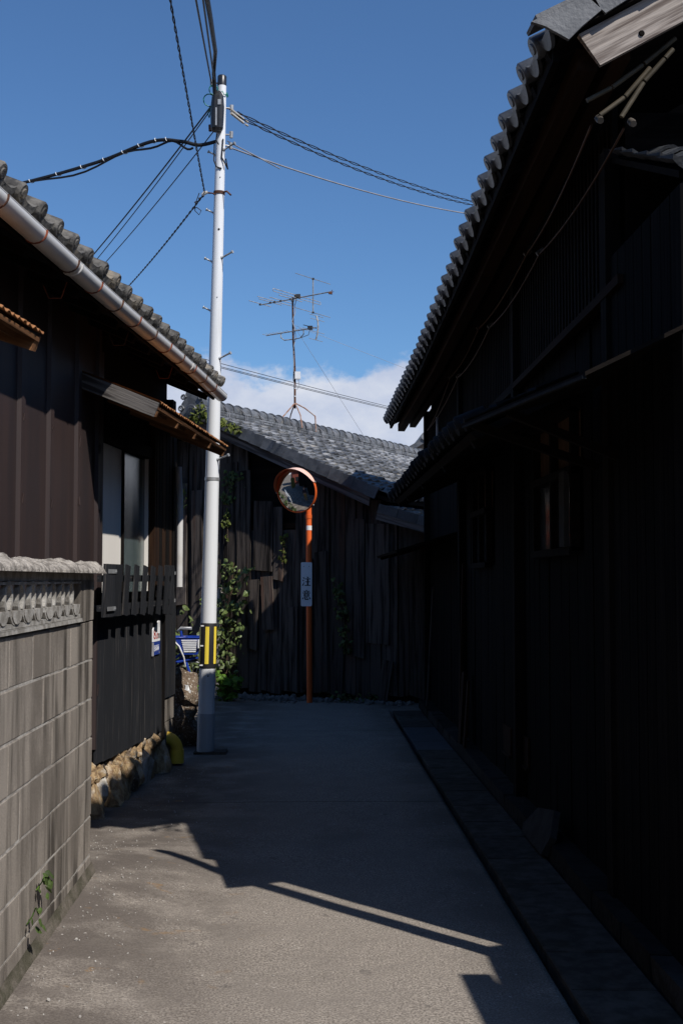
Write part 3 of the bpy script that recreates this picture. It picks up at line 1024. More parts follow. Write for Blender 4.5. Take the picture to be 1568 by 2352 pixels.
def awning(x0, x1, y1, z1, zr, barge_near=True):
    b = MB()
    n = int((x1 - x0) / .0175)

    def sh(u, v):
        xx = x0 + u * (x1 - x0)
        return (xx, .01 + v * (y1 - .01) + (R.uniform(-.006, .002) if v == 1 else 0), zr + v * (z1 - zr) + .008 * math.sin(xx / .07 * 2 * math.pi) + .004 * noise.noise(Vector((xx * 5, v, 0))))
    top_ = [sh(i / n, v) for v in (0, .5, 1) for i in range(n + 1)]
    fs = [(j * (n + 1) + i, j * (n + 1) + i + 1, (j + 1) * (n + 1) + i + 1, (j + 1) * (n + 1) + i) for j in range(2) for i in range(n)]
    b.add(top_, fs)
    b.add([(p[0], p[1], p[2] - .004) for p in top_], fs)
    e0 = 2 * (n + 1)
    b.add([top_[e0 + i] for i in range(n + 1)] + [(top_[e0 + i][0], top_[e0 + i][1], top_[e0 + i][2] - .004) for i in range(n + 1)], [(i, i + 1, n + 2 + i, n + 1 + i) for i in range(n)])
    b.build('awning_sheet', 'rust', lh, fix=False)
    dv = Vector((0, y1, z1 - zr)).normalized()
    up = Vector((0, -dv.z, dv.y))
    if up.z < 0:
        up = -up
    # eave board, purlins, rafters
    board('awning_eave_board', (x0 + .02, y1 + .05, z1 - .022), (x1 - .02, y1 + .05, z1 - .022), .075, .02, 'timber', lh, face=up)
    board('awning_eave_board', (x0 + .02, y1 + .13, z1 + .012), (x1 - .03, y1 + .13, z1 + .012), .07, .018, 'timber', lh, face=up)
    for f in (.42, .78):
        board('awning_purlin', (x0 + .03, y1 * f, zr + (z1 - zr) * f - .05), (x1 - .03, y1 * f, zr + (z1 - zr) * f - .05), .035, .05, 'timber', lh, face=up)
    nr = max(2, int((x1 - x0) / .6))
    for i in range(nr + 1):
        xx = x0 + .05 + (x1 - x0 - .1) * i / nr
        board('awning_rafter', (xx, .0, zr - .085), (xx, y1 + .03, z1 - .068), .05, .045, 'timber', lh, face=(1, 0, 0))
    if barge_near:
        board('awning_bargeboard', (x0 - .012, .01, zr - .06), (x0 - .012, y1 + .02, z1 - .055), .10, .02, 'bargedark', lh, face=(-1, 0, 0))
    board('awning_bargeboard', (x1 + .0, .01, zr - .055), (x1 + .0, y1 + .03, z1 - .05), .07, .02, 'timber', lh, face=(1, 0, 0))


awning(-.40, 2.35, -.53, 2.785, 3.0)
awning(-6.5, -2.86, -.53, 2.752, 2.95, False)
board('awning_brace', (-6.5, -.30, 2.58), (-3.25, -.30, 2.58), .07, .03, 'brownwood', lh, face=(0, 0, 1))
# roof: soffit, rafters, tiles, gutter
b = MB()
b.add([(-7.6, -.33, 3.30), (2.68, -.33, 3.30), (2.68, 2.6, 4.62), (-7.6, 2.6, 4.62), (-7.6, -.33, 3.335), (2.68, -.33, 3.335), (2.68, 2.6, 4.655), (-7.6, 2.6, 4.655)],
      [(0, 1, 2, 3), (4, 5, 6, 7), (0, 1, 5, 4), (1, 2, 6, 5), (2, 3, 7, 6), (3, 0, 4, 7)])
b.add([(-7.6, 5.4, 3.30), (2.68, 5.4, 3.30), (2.68, 2.55, 4.60), (-7.6, 2.55, 4.60), (-7.6, 5.4, 3.335), (2.68, 5.4, 3.335), (2.68, 2.55, 4.635), (-7.6, 2.55, 4.635)],
      [(0, 1, 2, 3), (4, 5, 6, 7), (0, 1, 5, 4), (1, 2, 6, 5), (2, 3, 7, 6), (3, 0, 4, 7)])
lroof = b.build('roof', 'dark', lh)
x = -7.4
while x < 2.7:
    board('rafter', (x, .05, 3.40), (x, -.31, 3.245), .055, .07, 'dark', lroof, face=(1, 0, 0), seg=1)
    x += .45
board('eave_board', (-7.6, -.345, 3.29), (2.66, -.345, 3.29), .09, .02, 'dark', lroof)
board('gable_beam', (2.6, .0, 3.13), (2.6, 3.5, 3.13), .2, .14, 'dark', lroof, face=(1, 0, 0))
b = MB()
b.add([(2.55, 0, 3.0), (2.55, 5.2, 3.0), (2.55, 2.6, 4.5), (2.5, 0, 3.0), (2.5, 5.2, 3.0), (2.5, 2.6, 4.5)], [(0, 1, 2), (5, 4, 3), (0, 3, 4, 1), (1, 4, 5, 2), (2, 5, 3, 0)])
b.build('gable', 'dark', lh)
TL_e = tile_mesh('eave_tile', .293, .26, 'tile_old', A=.022, tilt=.03, disc=.05, lip=.03, th=.02, roll=.17)
TL = tile_mesh('roof_tile', .293, .28, 'tile_old', A=.022, tilt=.028)
dl = Vector((0, -1, -.45)).normalized()
nrow = 13
org_l = Vector((-7.487, -.385, 3.395)) - dl * (.24 * (nrow - 1) + .26)
lay_tiles(lroof, org_l, (1, 0, 0), dl, 35, nrow, .293, .24, TL, TL_e, [(c, r) for c in range(6, 35) for r in (nrow - 1, nrow - 2, nrow - 3)], jit=.008)
b = MB()
ng = 60


def gut(u, v):
    xx = -7.5 + u * 10.24
    w_ = max(0.0, (v * 12 - 2) / 8) if v * 12 < 10 else 1.0
    a = math.pi + math.pi * min(1.0, w_)
    lip_ = .014 * (max(0, 2 - v * 12) / 2 if v * 12 < 2 else (max(0, v * 12 - 10) / 2)) - .014
    return (xx, -.402 + .056 * math.cos(a) - .004 * (lip_ + .014) / .014 * (-1 if v < .5 else 1), 3.306 + lip_ + .052 * math.sin(a) + .006 * math.sin(xx * 1.3))


b.grid(ng, 12, gut)
b.grid(ng, 12, lambda u, v: (gut(u, v)[0], -.402 + (gut(u, v)[1] + .402) * .95, gut(u, v)[2] + .003))
b.tube([(gut(i / ng, 0)[0], gut(0, 0)[1], gut(i / ng, 0)[2]) for i in range(ng + 1)], .0035, 6)
for xx in (-2.0, 1.1):
    b.tube([(xx, -.402 + .059 * math.cos(math.pi + math.pi * k / 10), 3.297 + .056 * math.sin(math.pi + math.pi * k / 10) + .006 * math.sin(xx * 1.3)) for k in range(11)], .008, 6)
gutter = b.build('gutter', 'gutter', lh, fix=False)
xb_ = [-2.62 - .55 * i for i in range(8)] + [-2.07 + .47 * i for i in range(10)]
for i, xx in enumerate(sorted(xb_)):
    b = MB()
    zz = 3.298 + .006 * math.sin(xx * 1.3)
    b.tube([(xx, -.402 + .0605 * math.cos(math.pi * .98 + math.pi * k / 10), zz + .0585 * math.sin(math.pi * .98 + math.pi * k / 10)) for k in range(11)] + [(xx + .01, -.335, zz + .01)], .0055, 5)
    if i % 3 == 0:
        b.tube([(xx - .15, -.30, zz - .03), (xx - .15, -.27, zz - .12), (xx - .15, -.2, zz - .12), (xx - .15, -.17, zz - .05)], .004, 5)
    b.build('gutter_bracket', 'rustred' if i % 2 else 'rustmetal', gutter)

# ================================================================== RIGHT: DARK TWO-LEVEL HOUSE
rh = thing('dark_house', 'tall dark timber house with tiled eaves along the whole right of the lane', 'house', (1.5, 5.6, 0))
ro = Vector((1.5, 5.6, 0))


def rl(x, y, z):
    return Vector((x, y, z)) - ro


EAVE = [(5.0, 4.07), (5.6, 4.05), (7, 3.985), (8.6, 3.89), (9.75, 3.843), (11.1, 3.80), (12.6, 3.775), (15, 3.775), (17, 3.775)]


def eave_z(y):
    for (a, p), (c, q) in zip(EAVE, EAVE[1:]):
        if y <= c:
            return p + (q - p) * (y - a) / (c - a)
    return EAVE[-1][1]


b = MB()
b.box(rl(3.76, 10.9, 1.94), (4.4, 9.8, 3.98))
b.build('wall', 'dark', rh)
# charred boards, one by one, leaving the windows open
WIN = [(6.98, 8.20, 1.78, 2.60), (10.36, 11.28, 1.74, 2.55), (8.6, 9.1, .0, 2.05)]
y = 6.02
while y < 15.75:
    wd = R.uniform(.16, .24)
    ya, yb = y, min(y + wd, 15.8)
    y = yb
    spans = [(.06, 3.0)]
    for (wa, wb, za, zb) in WIN[:2]:
        if ya < wb and yb > wa:
            spans = [(.06, za), (zb, 3.0)]
    for (za, zb) in spans:
        if zb - za > .15:
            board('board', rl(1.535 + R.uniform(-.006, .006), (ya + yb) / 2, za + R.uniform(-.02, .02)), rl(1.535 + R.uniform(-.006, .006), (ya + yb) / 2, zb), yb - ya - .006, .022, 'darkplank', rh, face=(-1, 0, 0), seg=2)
# upper storey: close upright lattice between two rails
slat = plank_mesh('lattice_slat', .86, .036, .03, 'dark', 2, .002)
y = 6.04
while y < 15.7:
    h = eave_z(y) - .03 - 3.02
    O('lattice_slat', slat, rh, frame(rl(1.515, y, 3.0), (0, 0, 1), (0, 1, 0)) @ Matrix.Diagonal((h / .86, 1, 1, 1)))
    y += .088
board('belt_rail', rl(1.475, 5.75, 3.035), rl(1.475, 8.8, 3.0), .045, .05, 'brownwood', rh, face=(-1, 0, 0), seg=6)
board('belt_rail', rl(1.48, 8.8, 3.0), rl(1.48, 15.8, 2.96), .06, .05, 'dark', rh, face=(-1, 0, 0), seg=6)
for yy in (6.06, 8.85, 12.1, 15.7):
    board('corner_post', rl(1.49, yy, .05), rl(1.49, yy, 3.75), .11, .07, 'dark', rh, face=(-1, 0, 0))
# windows
for (wa, wb, za, zb) in WIN[:2]:
    first = wa < 8
    fr = MB()
    for zz in (za, za + .46, zb):
        fr.box(rl(1.50, (wa + wb) / 2, zz), (.07, wb - wa, .045))
    for yy in (wa + .02, (wa + wb) / 2, wb - .02):
        fr.box(rl(1.505, yy, (za + zb) / 2), (.05, .04, zb - za))
    w = fr.build('window', 'dark', rh)
    kind(w, 'thing') if False else None
    for yy0, yy1 in ((wa + .04, (wa + wb) / 2 - .02), ((wa + wb) / 2 + .02, wb - .04)):
        b = MB()
        b.box(rl(1.525, (yy0 + yy1) / 2, za + .24), (.01, yy1 - yy0, .42))
        b.build('pane', 'glassdark', w)
    b = MB()
    b.box(rl(1.535, (wa + wb) / 2, zb - .17), (.01, wb - wa, .32))
    b.build('transom_panel', 'plaster', w)
    if first:
        b = MB()
        b.box(rl(1.46, wa + .10, za + .24), (.03, .14, .43))
        b.build('shutter_edge', 'greyslab', w)
# low panels of the plinth, footing stones, leaning boards
for (ya, yb, za, zb) in ((5.72, 6.08, .30, .55), (5.24, 5.62, .36, .55), (8.6, 8.98, .32, .52), (9.35, 9.7, .3, .5)):
    b = MB()
    b.box(rl(1.515, (ya + yb) / 2, (za + zb) / 2), (.015, yb - ya, zb - za))
    b.box(rl(1.508, (ya + yb) / 2, za - .012), (.03, yb - ya + .02, .02))
    b.build('plinth_panel', 'brownwood', rh)
y = 1.6
k = 0
while y < 15.6:
    L = R.uniform(.5, .8)
    b = MB()
    b.box(rl(1.462 - .004 * math.sin(y), y + L / 2, .03), (.155, L - .012, .13), jit=.008)
    b.build('kerb_stone', 'stone_dark', rh)
    y += L
# soffit, purlins, rafters, tiles
dr = Vector((-1, 0, -.53)).normalized()
b = MB()
ysr = [5.3, 7, 8.6, 11.1, 13, 15, 16.75]
vs, fs = [], []
for yy in ysr:
    ez = eave_z(yy)
    for (x, dzz) in ((1.10, -.02), (1.10, -.055), (4.3, 1.545), (4.3, 1.585)):
        vs.append(rl(x, yy, ez + dzz))
for i in range(len(ysr) - 1):
    for k in range(4):
        fs.append((i * 4 + k, i * 4 + (k + 1) % 4, i * 4 + 4 + (k + 1) % 4, i * 4 + 4 + k))
fs += [(0, 1, 2, 3), tuple(len(vs) - 4 + k for k in (3, 2, 1, 0))]
b.add(vs, fs)
b.add([rl(4.3, 5.3, 5.63), rl(4.3, 16.75, 5.35), rl(7.5, 16.75, 3.8), rl(7.5, 5.3, 4.05)], [(0, 1, 2, 3)])
rroof = b.build('roof', 'dark', rh)
for (ya, yb) in ((5.44, 8.6), (8.6, 11.9), (11.9, 16.75)):
    board('eave_board', rl(1.105, ya, eave_z(ya) - .07), rl(1.105, yb, eave_z(yb) - .07), .085, .03, 'dark', rroof, face=(-1, 0, 0))
    board('eave_purlin', rl(1.245, ya, eave_z(ya) - .10), rl(1.245, yb, eave_z(yb) - .10), .10, .09, 'brownwood', rroof, face=(-1, 0, 0))
    board('eave_purlin', rl(1.40, ya, eave_z(ya) - .055), rl(1.40, yb, eave_z(yb) - .055), .09, .08, 'brownwood', rroof, face=(-1, 0, 0))
y = 5.5
while y < 16.7:
    board('rafter', rl(1.08, y, eave_z(y) - .07), rl(1.55, y, eave_z(y) + .165), .05, .06, 'dark', rroof, face=(0, -1, 0), seg=1)
    y += .36
b = MB()
b.add([rl(1.56, 6.0, 3.8), rl(7.0, 6.0, 3.8), rl(4.3, 6.0, 5.5), rl(1.56, 6.1, 3.8), rl(7.0, 6.1, 3.8), rl(4.3, 6.1, 5.5)], [(0, 1, 2), (5, 4, 3), (0, 3, 4, 1), (1, 4, 5, 2), (2, 5, 3, 0)])
b.build('gable', 'dark', rh)
TR_e = tile_mesh('eave_tile', .287, .28, 'tile_dark', A=.024, tilt=.026, disc=.056, lip=.05, th=.018, roll=.2, n=14)
TR = tile_mesh('roof_tile', .287, .28, 'tile_dark', A=.022, tilt=.026)
ncol, nr = 40, 14
org_r = rl(1.045, 5.30, -0.022) - dr * (.24 * (nr - 1) + .28)
lay_tiles(rroof, org_r, (0, 1, 0), dr, ncol, nr, .287, .24, TR, TR_e, [(c, r) for c in range(ncol) for r in (nr - 1, nr - 2)], jit=.004, hfn=lambda c, r: eave_z(5.3 + .287 * c))
# verge: overlapping edge tiles and the lit bargeboard at the near gable
for i in range(13):
    p0 = rl(1.03, 5.285, 4.045) - dr * (.24 * i)
    b = MB()
    ex = -dr
    up = Vector((-.468, 0, .884))
    low = -.075
    pts = [(-.02, .04), (.25, .035), (.25, low + .02), (.02, low)] if i else [(-.05, .04), (.25, .035), (.25, low + .02), (.14, low - .004), (.06, low - .03), (-.005, low + .07)]
    pp = [p0 + ex * a + up * c for a, c in pts]
    n_ = len(pp)
    q = [v + Vector((0, .022, 0)) for v in pp]
    b.add(pp + q, [tuple(range(n_)), tuple(range(2 * n_ - 1, n_ - 1, -1))] + [(j, j + n_, (j + 1) % n_ + n_, (j + 1) % n_) for j in range(n_)])
    tp = [p0 + ex * -.02 + up * .04, p0 + ex * .26 + up * .036, p0 + ex * .26 + up * .05 + Vector((0, .2, 0)), p0 + ex * -.02 + up * .05 + Vector((0, .2, 0))]
    b.add(tp + [v + up * .018 for v in tp], [(0, 1, 2, 3), (7, 6, 5, 4), (0, 4, 5, 1), (1, 5, 6, 2), (2, 6, 7, 3), (3, 7, 4, 0)])
    b.build('verge_tile', 'verge', rroof)
b_me = plank_mesh('gable_bargeboard', 3.0, .165, .035, 'greywood', 6, .003, cut0=-.02)
O('gable_bargeboard', b_me, rroof, frame(rl(1.24, 5.36, 3.963), (.878, 0, .478), (-.478, 0, .878)), label='sunlit silvery weathered bargeboard with a knot')
kn = MB()
for (a, c, r_) in ((.235, -.045, .014),):
    P0 = rl(1.24, 5.341, 3.963) + Vector((.878, 0, .478)) * a + Vector((-.478, 0, .878)) * c
    kn.tube([P0, P0 + Vector((0, -.006, 0))], [r_, r_ * .8], 10)
kn.build('board_knot', 'dark', rroof)

# pent roof over the far windows and sheet canopy nearer by
b = MB()
PY0, PY1 = 6.62, 12.5
px = [(.86, 2.405), (1.56, 2.72), (1.56, 2.69), (.90, 2.375)]
b.prism([(x - ro.x, z) for x, z in px], (PY0 - ro.y, PY1 - ro.y), axis=1)
pent = b.build('pent_roof', 'dark', rh)
dp = Vector((-1, 0, -.45)).normalized()
TP_e = tile_mesh('eave_tile', .26, .25, 'shadetone', A=.02, tilt=.03, disc=.045, lip=.035)
TP = tile_mesh('roof_tile', .26, .25, 'shadetone', A=.02, tilt=.026)
org_p = rl(.84, PY0, 2.44) - dp * (.21 * 2 + .25)
lay_tiles(pent, org_p, (0, 1, 0), dp, 23, 3, .26, .21, TP, TP_e, [(c, r) for c in range(23) for r in range(3)], jit=.012, hfn=lambda c, r: -.0005 * (c - 9) ** 2 * .6 + .03)
for yy in (6.8, 8.3, 9.9, 11.4, 12.4):
    board('pent_rafter', rl(.9, yy, 2.36), rl(1.52, yy, 2.64), .05, .06, 'dark', pent, face=(0, -1, 0), seg=1)
b = MB()
cz = [(1.085, 4.83), (.80, 6.5), (1.5, 6.5), (1.5, 4.83)]
zz = [2.42, 2.42, 2.62, 2.62]
vs = [rl(x, y, z) for (x, y), z in zip(cz, zz)] + [rl(x, y, z + .018) for (x, y), z in zip(cz, zz)]
b.add(vs, [(3, 2, 1, 0), (4, 5, 6, 7), (0, 1, 5, 4), (1, 2, 6, 5), (2, 3, 7, 6), (3, 0, 4, 7)])
can = b.build('canopy', 'dark', rh)
board('canopy_edge', rl(1.085, 4.84, 2.418), rl(.81, 6.48, 2.418),   .012, .016, 'shadetone', can, face=(-1, -.2, 0))
for yy in (5.9, 6.4):
    board('canopy_arm', rl(1.15 - .2 * (yy - 4.9), yy, 2.42), rl(1.5, yy, 2.2), .04, .04, 'dark', can, face=(0, -1, 0), seg=1)
b = MB()
px = [(.88, 1.915), (1.56, 2.12), (1.56, 2.09), (.90, 1.89)]
b.prism([(x - ro.x, z) for x, z in px], (12.7 - ro.y, 16.2 - ro.y), axis=1)
lowc = b.build('low_canopy', 'dark', rh)
for yy in (12.9, 14.4, 16.0):
    board('canopy_arm', rl(.92, yy, 1.88), rl(1.52, yy, 2.06), .04, .05, 'brownwood', lowc, face=(0, -1, 0), seg=1)
b = MB()
b.tube([rl(1.49, 14.32, 3.5), rl(1.49, 14.32, 2.95)], .022, 8)
b.build('conduit', 'cablegrey', rh)
# old open wiring on knob insulators under the eaves
ins = [(1.302, 5.48, 3.703), (1.45, 5.48, 3.69), (1.45, 8.007, 3.775), (1.45, 7.555, 3.659), (1.45, 10.307, 3.753), (1.45, 9.665, 3.634), (1.45, 12.415, 3.685), (1.45, 11.766, 3.578)]
for i, p in enumerate(ins):
    b = MB()
    d = (-.045, 0, -.03) if i > 1 else (0, -.05, -.03)
    p = rl(*p)
    b.tube([p, p + Vector(d) * .45, p + Vector(d) * .5, p + Vector(d) * .6, p + Vector(d)], [.017, .017, .011, .018, .015], 8)
    b.build('insulator', 'oldceramic', rh)
for idx in ((0, 2, 4, 6), (1, 3, 5, 7)):
    b = MB()
    P = [rl(*ins[i]) + Vector((-.03, -.0, -.03)) for i in idx] + [rl(1.45, 15.2, 3.45)]
    for a, c in zip(P, P[1:]):
        b.tube(sag_line(a, c, .05, 10), .006, 5, caps=False)
    b.build('old_wire', 'cablebrown', rh)
for P in ([(1.248, 5.47, 3.778), (1.365, 5.47, 3.841), (1.509, 5.46, 3.947), (1.657, 5.45, 4.069)], [(1.302, 5.45, 3.703), (1.418, 5.45, 3.79), (1.536, 5.44, 3.927)], [(1.393, 5.43, 3.687), (1.501, 5.43, 3.855), (1.594, 5.42, 3.958), (1.632, 5.42, 4.001)]):
    b = MB()
    for a, c in zip(P, P[1:]):
        a, c = rl(*a), rl(*c)
        b.tube([a.lerp(c, .02), a.lerp(c, .96)], .0115, 7)
    b.build('insulating_tube', 'tube', rh)

# lean-to against the near gable
ax = thing('lean_to', 'low dark lean-to with a tiled roof against the near gable of the dark house', 'shed', (1.5, 5.2, 0))
ao = Vector((1.5, 5.2, 0))
b = MB()
b.box(Vector((2.9, 5.43, 1.62)) - ao, (2.8, 1.16, 3.2))
b.build('wall', 'dark', ax)
for i in range(8):
    ya = 4.845 + i * .145
    board('board', Vector((1.487, ya + .07, .06)) - ao, Vector((1.487, ya + .07, 3.2)) - ao, .136, .02, 'darkplank', ax, face=(-1, 0, 0), seg=2)
da = Vector((0, -1, -.395)).normalized()
b = MB()
pz = [(6.0, 3.705), (4.90, 3.27), (4.90, 3.24), (6.0, 3.675)]
b.prism([(y - ao.y, z) for y, z in pz], (1.49 - ao.x, 4.4 - ao.x), axis=0)
axr = b.build('roof', 'dark', ax)
TA_e = tile_mesh('eave_tile', .27, .26, 'dulltile', A=.02, tilt=.026, disc=.045, lip=.03)
TA = tile_mesh('roof_tile', .27, .26, 'dulltile', A=.02, tilt=.026)
lay_tiles(axr, Vector((1.455, 4.85, 3.275)) - ao - da * (.22 * 4 + .26), (1, 0, 0), da, 6, 5, .27, .22, TA, TA_e, [(c, r) for c in range(6) for r in range(5)], jit=.006)
# ================================================================== the neighbour at the photographer's side, added sky blockers, post
nh = thing('near_house', 'low eaved house just outside the picture at the near right', 'house', (2.7, 0, 0))
b = MB()
b.box((2.0, -1.1, 1.2), (4.0, 9.6, 2.5))
b.build('wall', 'dark', nh)
b = MB()
b.prism([(-.54, 2.19), (-.54, 2.24), (2.2, 3.50), (5, 2.2), (5, 2.15), (2.2, 3.44)], (-6.2, 3.9), axis=1)
b.build('roof', 'tile_dark', nh)
b = MB()
b.add([(-.71, 3.565, 2.18), (-.59, 3.565, 2.18), (-.57, -1, 2.18), (-.1, -1, 2.18), (-.71, 3.565, 2.2), (-.59, 3.565, 2.2), (-.57, -1, 2.2), (-.1, -1, 2.2)], [(0, 1, 2, 3), (7, 6, 5, 4), (0, 4, 5, 1), (1, 5, 6, 2), (2, 6, 7, 3), (3, 7, 4, 0)])
b.build('eave_awning', 'dark', nh)
bh = thing('sky_blocker_rear', 'unseen dark house added behind the camera to block sky light', 'house', (0, -10, 0))  # out-of-view mass added to cut horizon light into the lane
b = MB()
b.box((0, -3, 2.6), (16, 6, 5.2))
b.build('wall', 'darkplank', bh)
b = MB()
b.prism([(.6, 5.0), (-3, 6.6), (-6.6, 5.0), (-6.6, 4.9), (-3, 6.45), (.6, 4.9)], (-8.5, 8.5), axis=0)
b.build('roof', 'tile_dark', bh)
gh = thing('sky_blocker_left', 'dark house added left of the block wall to block low sky light', 'house', (-8.2, 2, 0), rad(4))  # added to keep low sky light off the right-hand wall
b = MB()
b.box((0, 0, 2.7), (6, 14, 5.4))
b.build('wall', 'darkplank', gh)
b = MB()
b.prism([(3.5, 5.2), (0, 6.9), (-3.5, 5.2), (-3.5, 5.1), (0, 6.75), (3.5, 5.1)], (-7.5, 7.5), axis=1)
b.build('roof', 'tile_dark', gh)
po = thing('service_post', 'slim service post beyond the right edge whose shadow crosses the lane', 'post', (1.53, 4.6, 0))
b = MB()
b.tube([(0, 0, -.05), (0, 0, 3.84), (0, 0, 3.89), (0, 0, 3.91)], [.056, .05, .038, .012], 14)
b.build('shaft', 'steel', po)

# ================================================================== THE OLD STOREHOUSE ACROSS THE END
BS = rad(-28.5)
st = thing('storehouse', 'old storehouse of weathered upright planks under a grey tiled gable roof', 'storehouse', (0, 17.0, 0), BS)
# local frame: x along the gable wall (to the right), y away along the ridge
XR, SL = -1.655, .4387


def zroof(x):
    return 4.04 - SL * abs(x - XR)


def s2w(x, y, z):
    return Vector((x * math.cos(BS) - y * math.sin(BS), 17 + x * math.sin(BS) + y * math.cos(BS), z))


b = MB()
b.prism([(-4.35, 0), (2.35, 0), (2.35, 2.1), (1.2, 2.52), (XR, 3.74), (-4.35, 2.55)], (.045, 8.9), axis=1)
swall = b.build('wall', 'dark', st)
PL = []          # (x0, x1, z0, z1, depth, tilt)
x = -4.3
while x < 2.3:
    wd = R.uniform(.13, .25)
    PL.append([x, min(x + wd, 2.33), R.uniform(.02, .10), None, R.uniform(-.010, .004), R.uniform(-.006, .006)])
    x += wd
for p in PL:
    xm = (p[0] + p[1]) / 2
    if -1.0 < xm < -.15:                      # the broken part of the wall
        p[2] = R.choice([.03, .05, .08])
        p[3] = R.choice([2.3, 2.65, None])
        p[4] += .012
    if xm < -1.62 and xm > -2.5:
        p[2] = .35
    ztop = min(zroof(xm) - .20, 3.62)
    if xm > 1.1:
        ztop = 2.5 - .3 * (xm - 1.2)
    p[3] = min(p[3], ztop) if p[3] else ztop
    board('plank', (xm, p[4], p[2]), (xm + p[5] * 2, p[4] + R.uniform(-.006, .006), p[3]), p[1] - p[0] - R.uniform(.004, .012), .022, 'plank', swall,
          seg=5, jit=.004, cut0=R.uniform(-.03, .06), cut1=0)
# loose boards nailed over the others
for (xa, xb2, za, zb, dpt, tl) in ((-2.30, -1.98, 1.25, 3.0, -.06, .02), (-1.90, -1.72, .35, 2.9, -.03, 0), (-1.36, -1.14, 1.55, 3.28, -.035, .012), (-1.12, -.90, .95, 3.15, -.045, -.01), (-.86, -.56, 1.72, 2.70, -.045, .015),
                                   (-.70, -.52, .92, 1.66, -.05, -.03), (-.54, -.40, 1.58, 2.62, -.035, .0), (-.95, -.80, .62, 1.62, -.05, .04), (-1.62, -1.42, .7, 1.9, -.02, .01), (.68, .86, .55, 2.42, -.04, .0),
                                   (.88, 1.22, .75, 2.35, -.03, .0), (.35, .52, .02, 1.3, -.03, .05), (1.05, 1.2, .03, .55, -.05, .08), (-.1, .06, .1, 1.9, -.03, .01), (.12, .3, .1, 2.0, -.025, -.02), (-.32, -.16, .06, 1.25, -.04, .0)):
    xm = (xa + xb2) / 2
    board('loose_board', (xm, dpt, za), (xm + tl, dpt - R.uniform(0, .012), zb), xb2 - xa, .022, 'plank', swall, seg=6, jit=.005, cut0=R.uniform(-.05, .05), cut1=R.uniform(-.02, .03))
for zz in (.62, 1.55, 2.35):
    board('wall_rail', (-4.2, .02, zz), (2.3, .02, zz + R.uniform(-.02, .02)), .07, .04, 'brownwood', swall, seg=6)
# roof body
b = MB()
T0, T1 = -.37, 9.4
b.prism([(XR, 3.98), (1.33, 3.98 - SL * 2.985), (1.33, 3.93 - SL * 2.985), (XR, 3.90)], (T0 + .02, T1), axis=1)
b.prism([(XR, 3.98), (-4.64, 3.98 - SL * 2.985), (-4.64, 3.93 - SL * 2.985), (XR, 3.90)], (T0 + .02, T1), axis=1)
sroof = b.build('roof', 'dark', st)
ds = Vector((1, 0, -SL)).normalized()
TS_e = tile_mesh('eave_tile', .27, .22, 'tile', A=.018, tilt=.03, disc=.048, lip=.03)
TS = tile_mesh('roof_tile', .27, .225, 'tile', A=.013, tilt=.036, th=.028)
ROWS, CW = 16, .188
org_s = Vector((1.345, T0 + .02, zroof(1.345) - .02)) - ds * (CW * (ROWS - 1) + .22)
lay_tiles(sroof, org_s, (0, 1, 0), ds, 36, ROWS, .27, CW, TS, TS_e, [(c, r) for c in range(18) for r in range(ROWS)], jit=.010)
dsl = Vector((-1, 0, -SL)).normalized()
org_sl = Vector((2 * XR - 1.345, T0 + .02, zroof(1.345) - .02)) - dsl * (CW * (ROWS - 1) + .22)
lay_tiles(sroof, org_sl, (0, 1, 0), dsl, 36, ROWS, .27, CW, TS, TS_e, [], jit=.012)
# verge: dark stepped edge tiles, bargeboards
for sgn, lim in ((1, 16), (-1, 16)):
    dd = ds if sgn > 0 else dsl
    for i in range(lim):
        a = Vector((XR + sgn * .12, T0, zroof(XR + .12) + .012)) + dd * (.188 * i)
        c = a + dd * .2
        up = Vector((sgn * SL, 0, 1)).normalized()
        b = MB()
        h0, h1 = .155, .165
        pp = [a + up * .005, c + up * .03, c - up * (h1 - .03), a - up * (h0 - .012)]
        q = [v + Vector((0, -.028 - .004 * (i % 2), 0)) for v in pp]
        b.add(pp + q, [(0, 1, 2, 3), (7, 6, 5, 4), (0, 4, 5, 1), (1, 5, 6, 2), (2, 6, 7, 3), (3, 7, 4, 0)])
        b.build('verge_tile', 'tile_dark', sroof)
    e = Vector((XR, T0 + .05, 3.86)) if sgn > 0 else Vector((XR, T0 + .05, 3.86))
    t_ = Vector((XR + sgn * 2.76, T0 + .05, 3.86 - SL * 2.76))
    board('bargeboard', e, t_, .165, .035, 'barge', sroof, face=(0, -1, 0), seg=6, jit=.003, cut1=.05)
for yy in (.35, 1.2, 2.2):
    pass
# ridge: courses of flat ridge tiles, round caps, end ornament
for side in (1, -1):
    for lay in range(4):
        yy = T0 + .10
        k = 0
        while yy < 9.3:
            L = .27
            b = MB()
            off = .135 - .012 * lay + R.uniform(-.006, .006)
            b.box((XR + side * off * .55, yy + L / 2, 3.965 + .037 * lay + R.uniform(-.003, .003)), (off * 1.02, L - .008, .030), jit=.004)
            if side > 0 or lay == 3:
                b.build('ridge_tile', 'ridge', sroof)
            yy += L
            k += 1
yy = T0 + .16
roll_me = MB()


def rollf(u, v):
    r_ = .098 + .012 * u + (.012 if u > .8 else 0)
    a = -.25 + (math.pi + .5) * v
    return (r_ * math.cos(a), u * .27, r_ * math.sin(a))


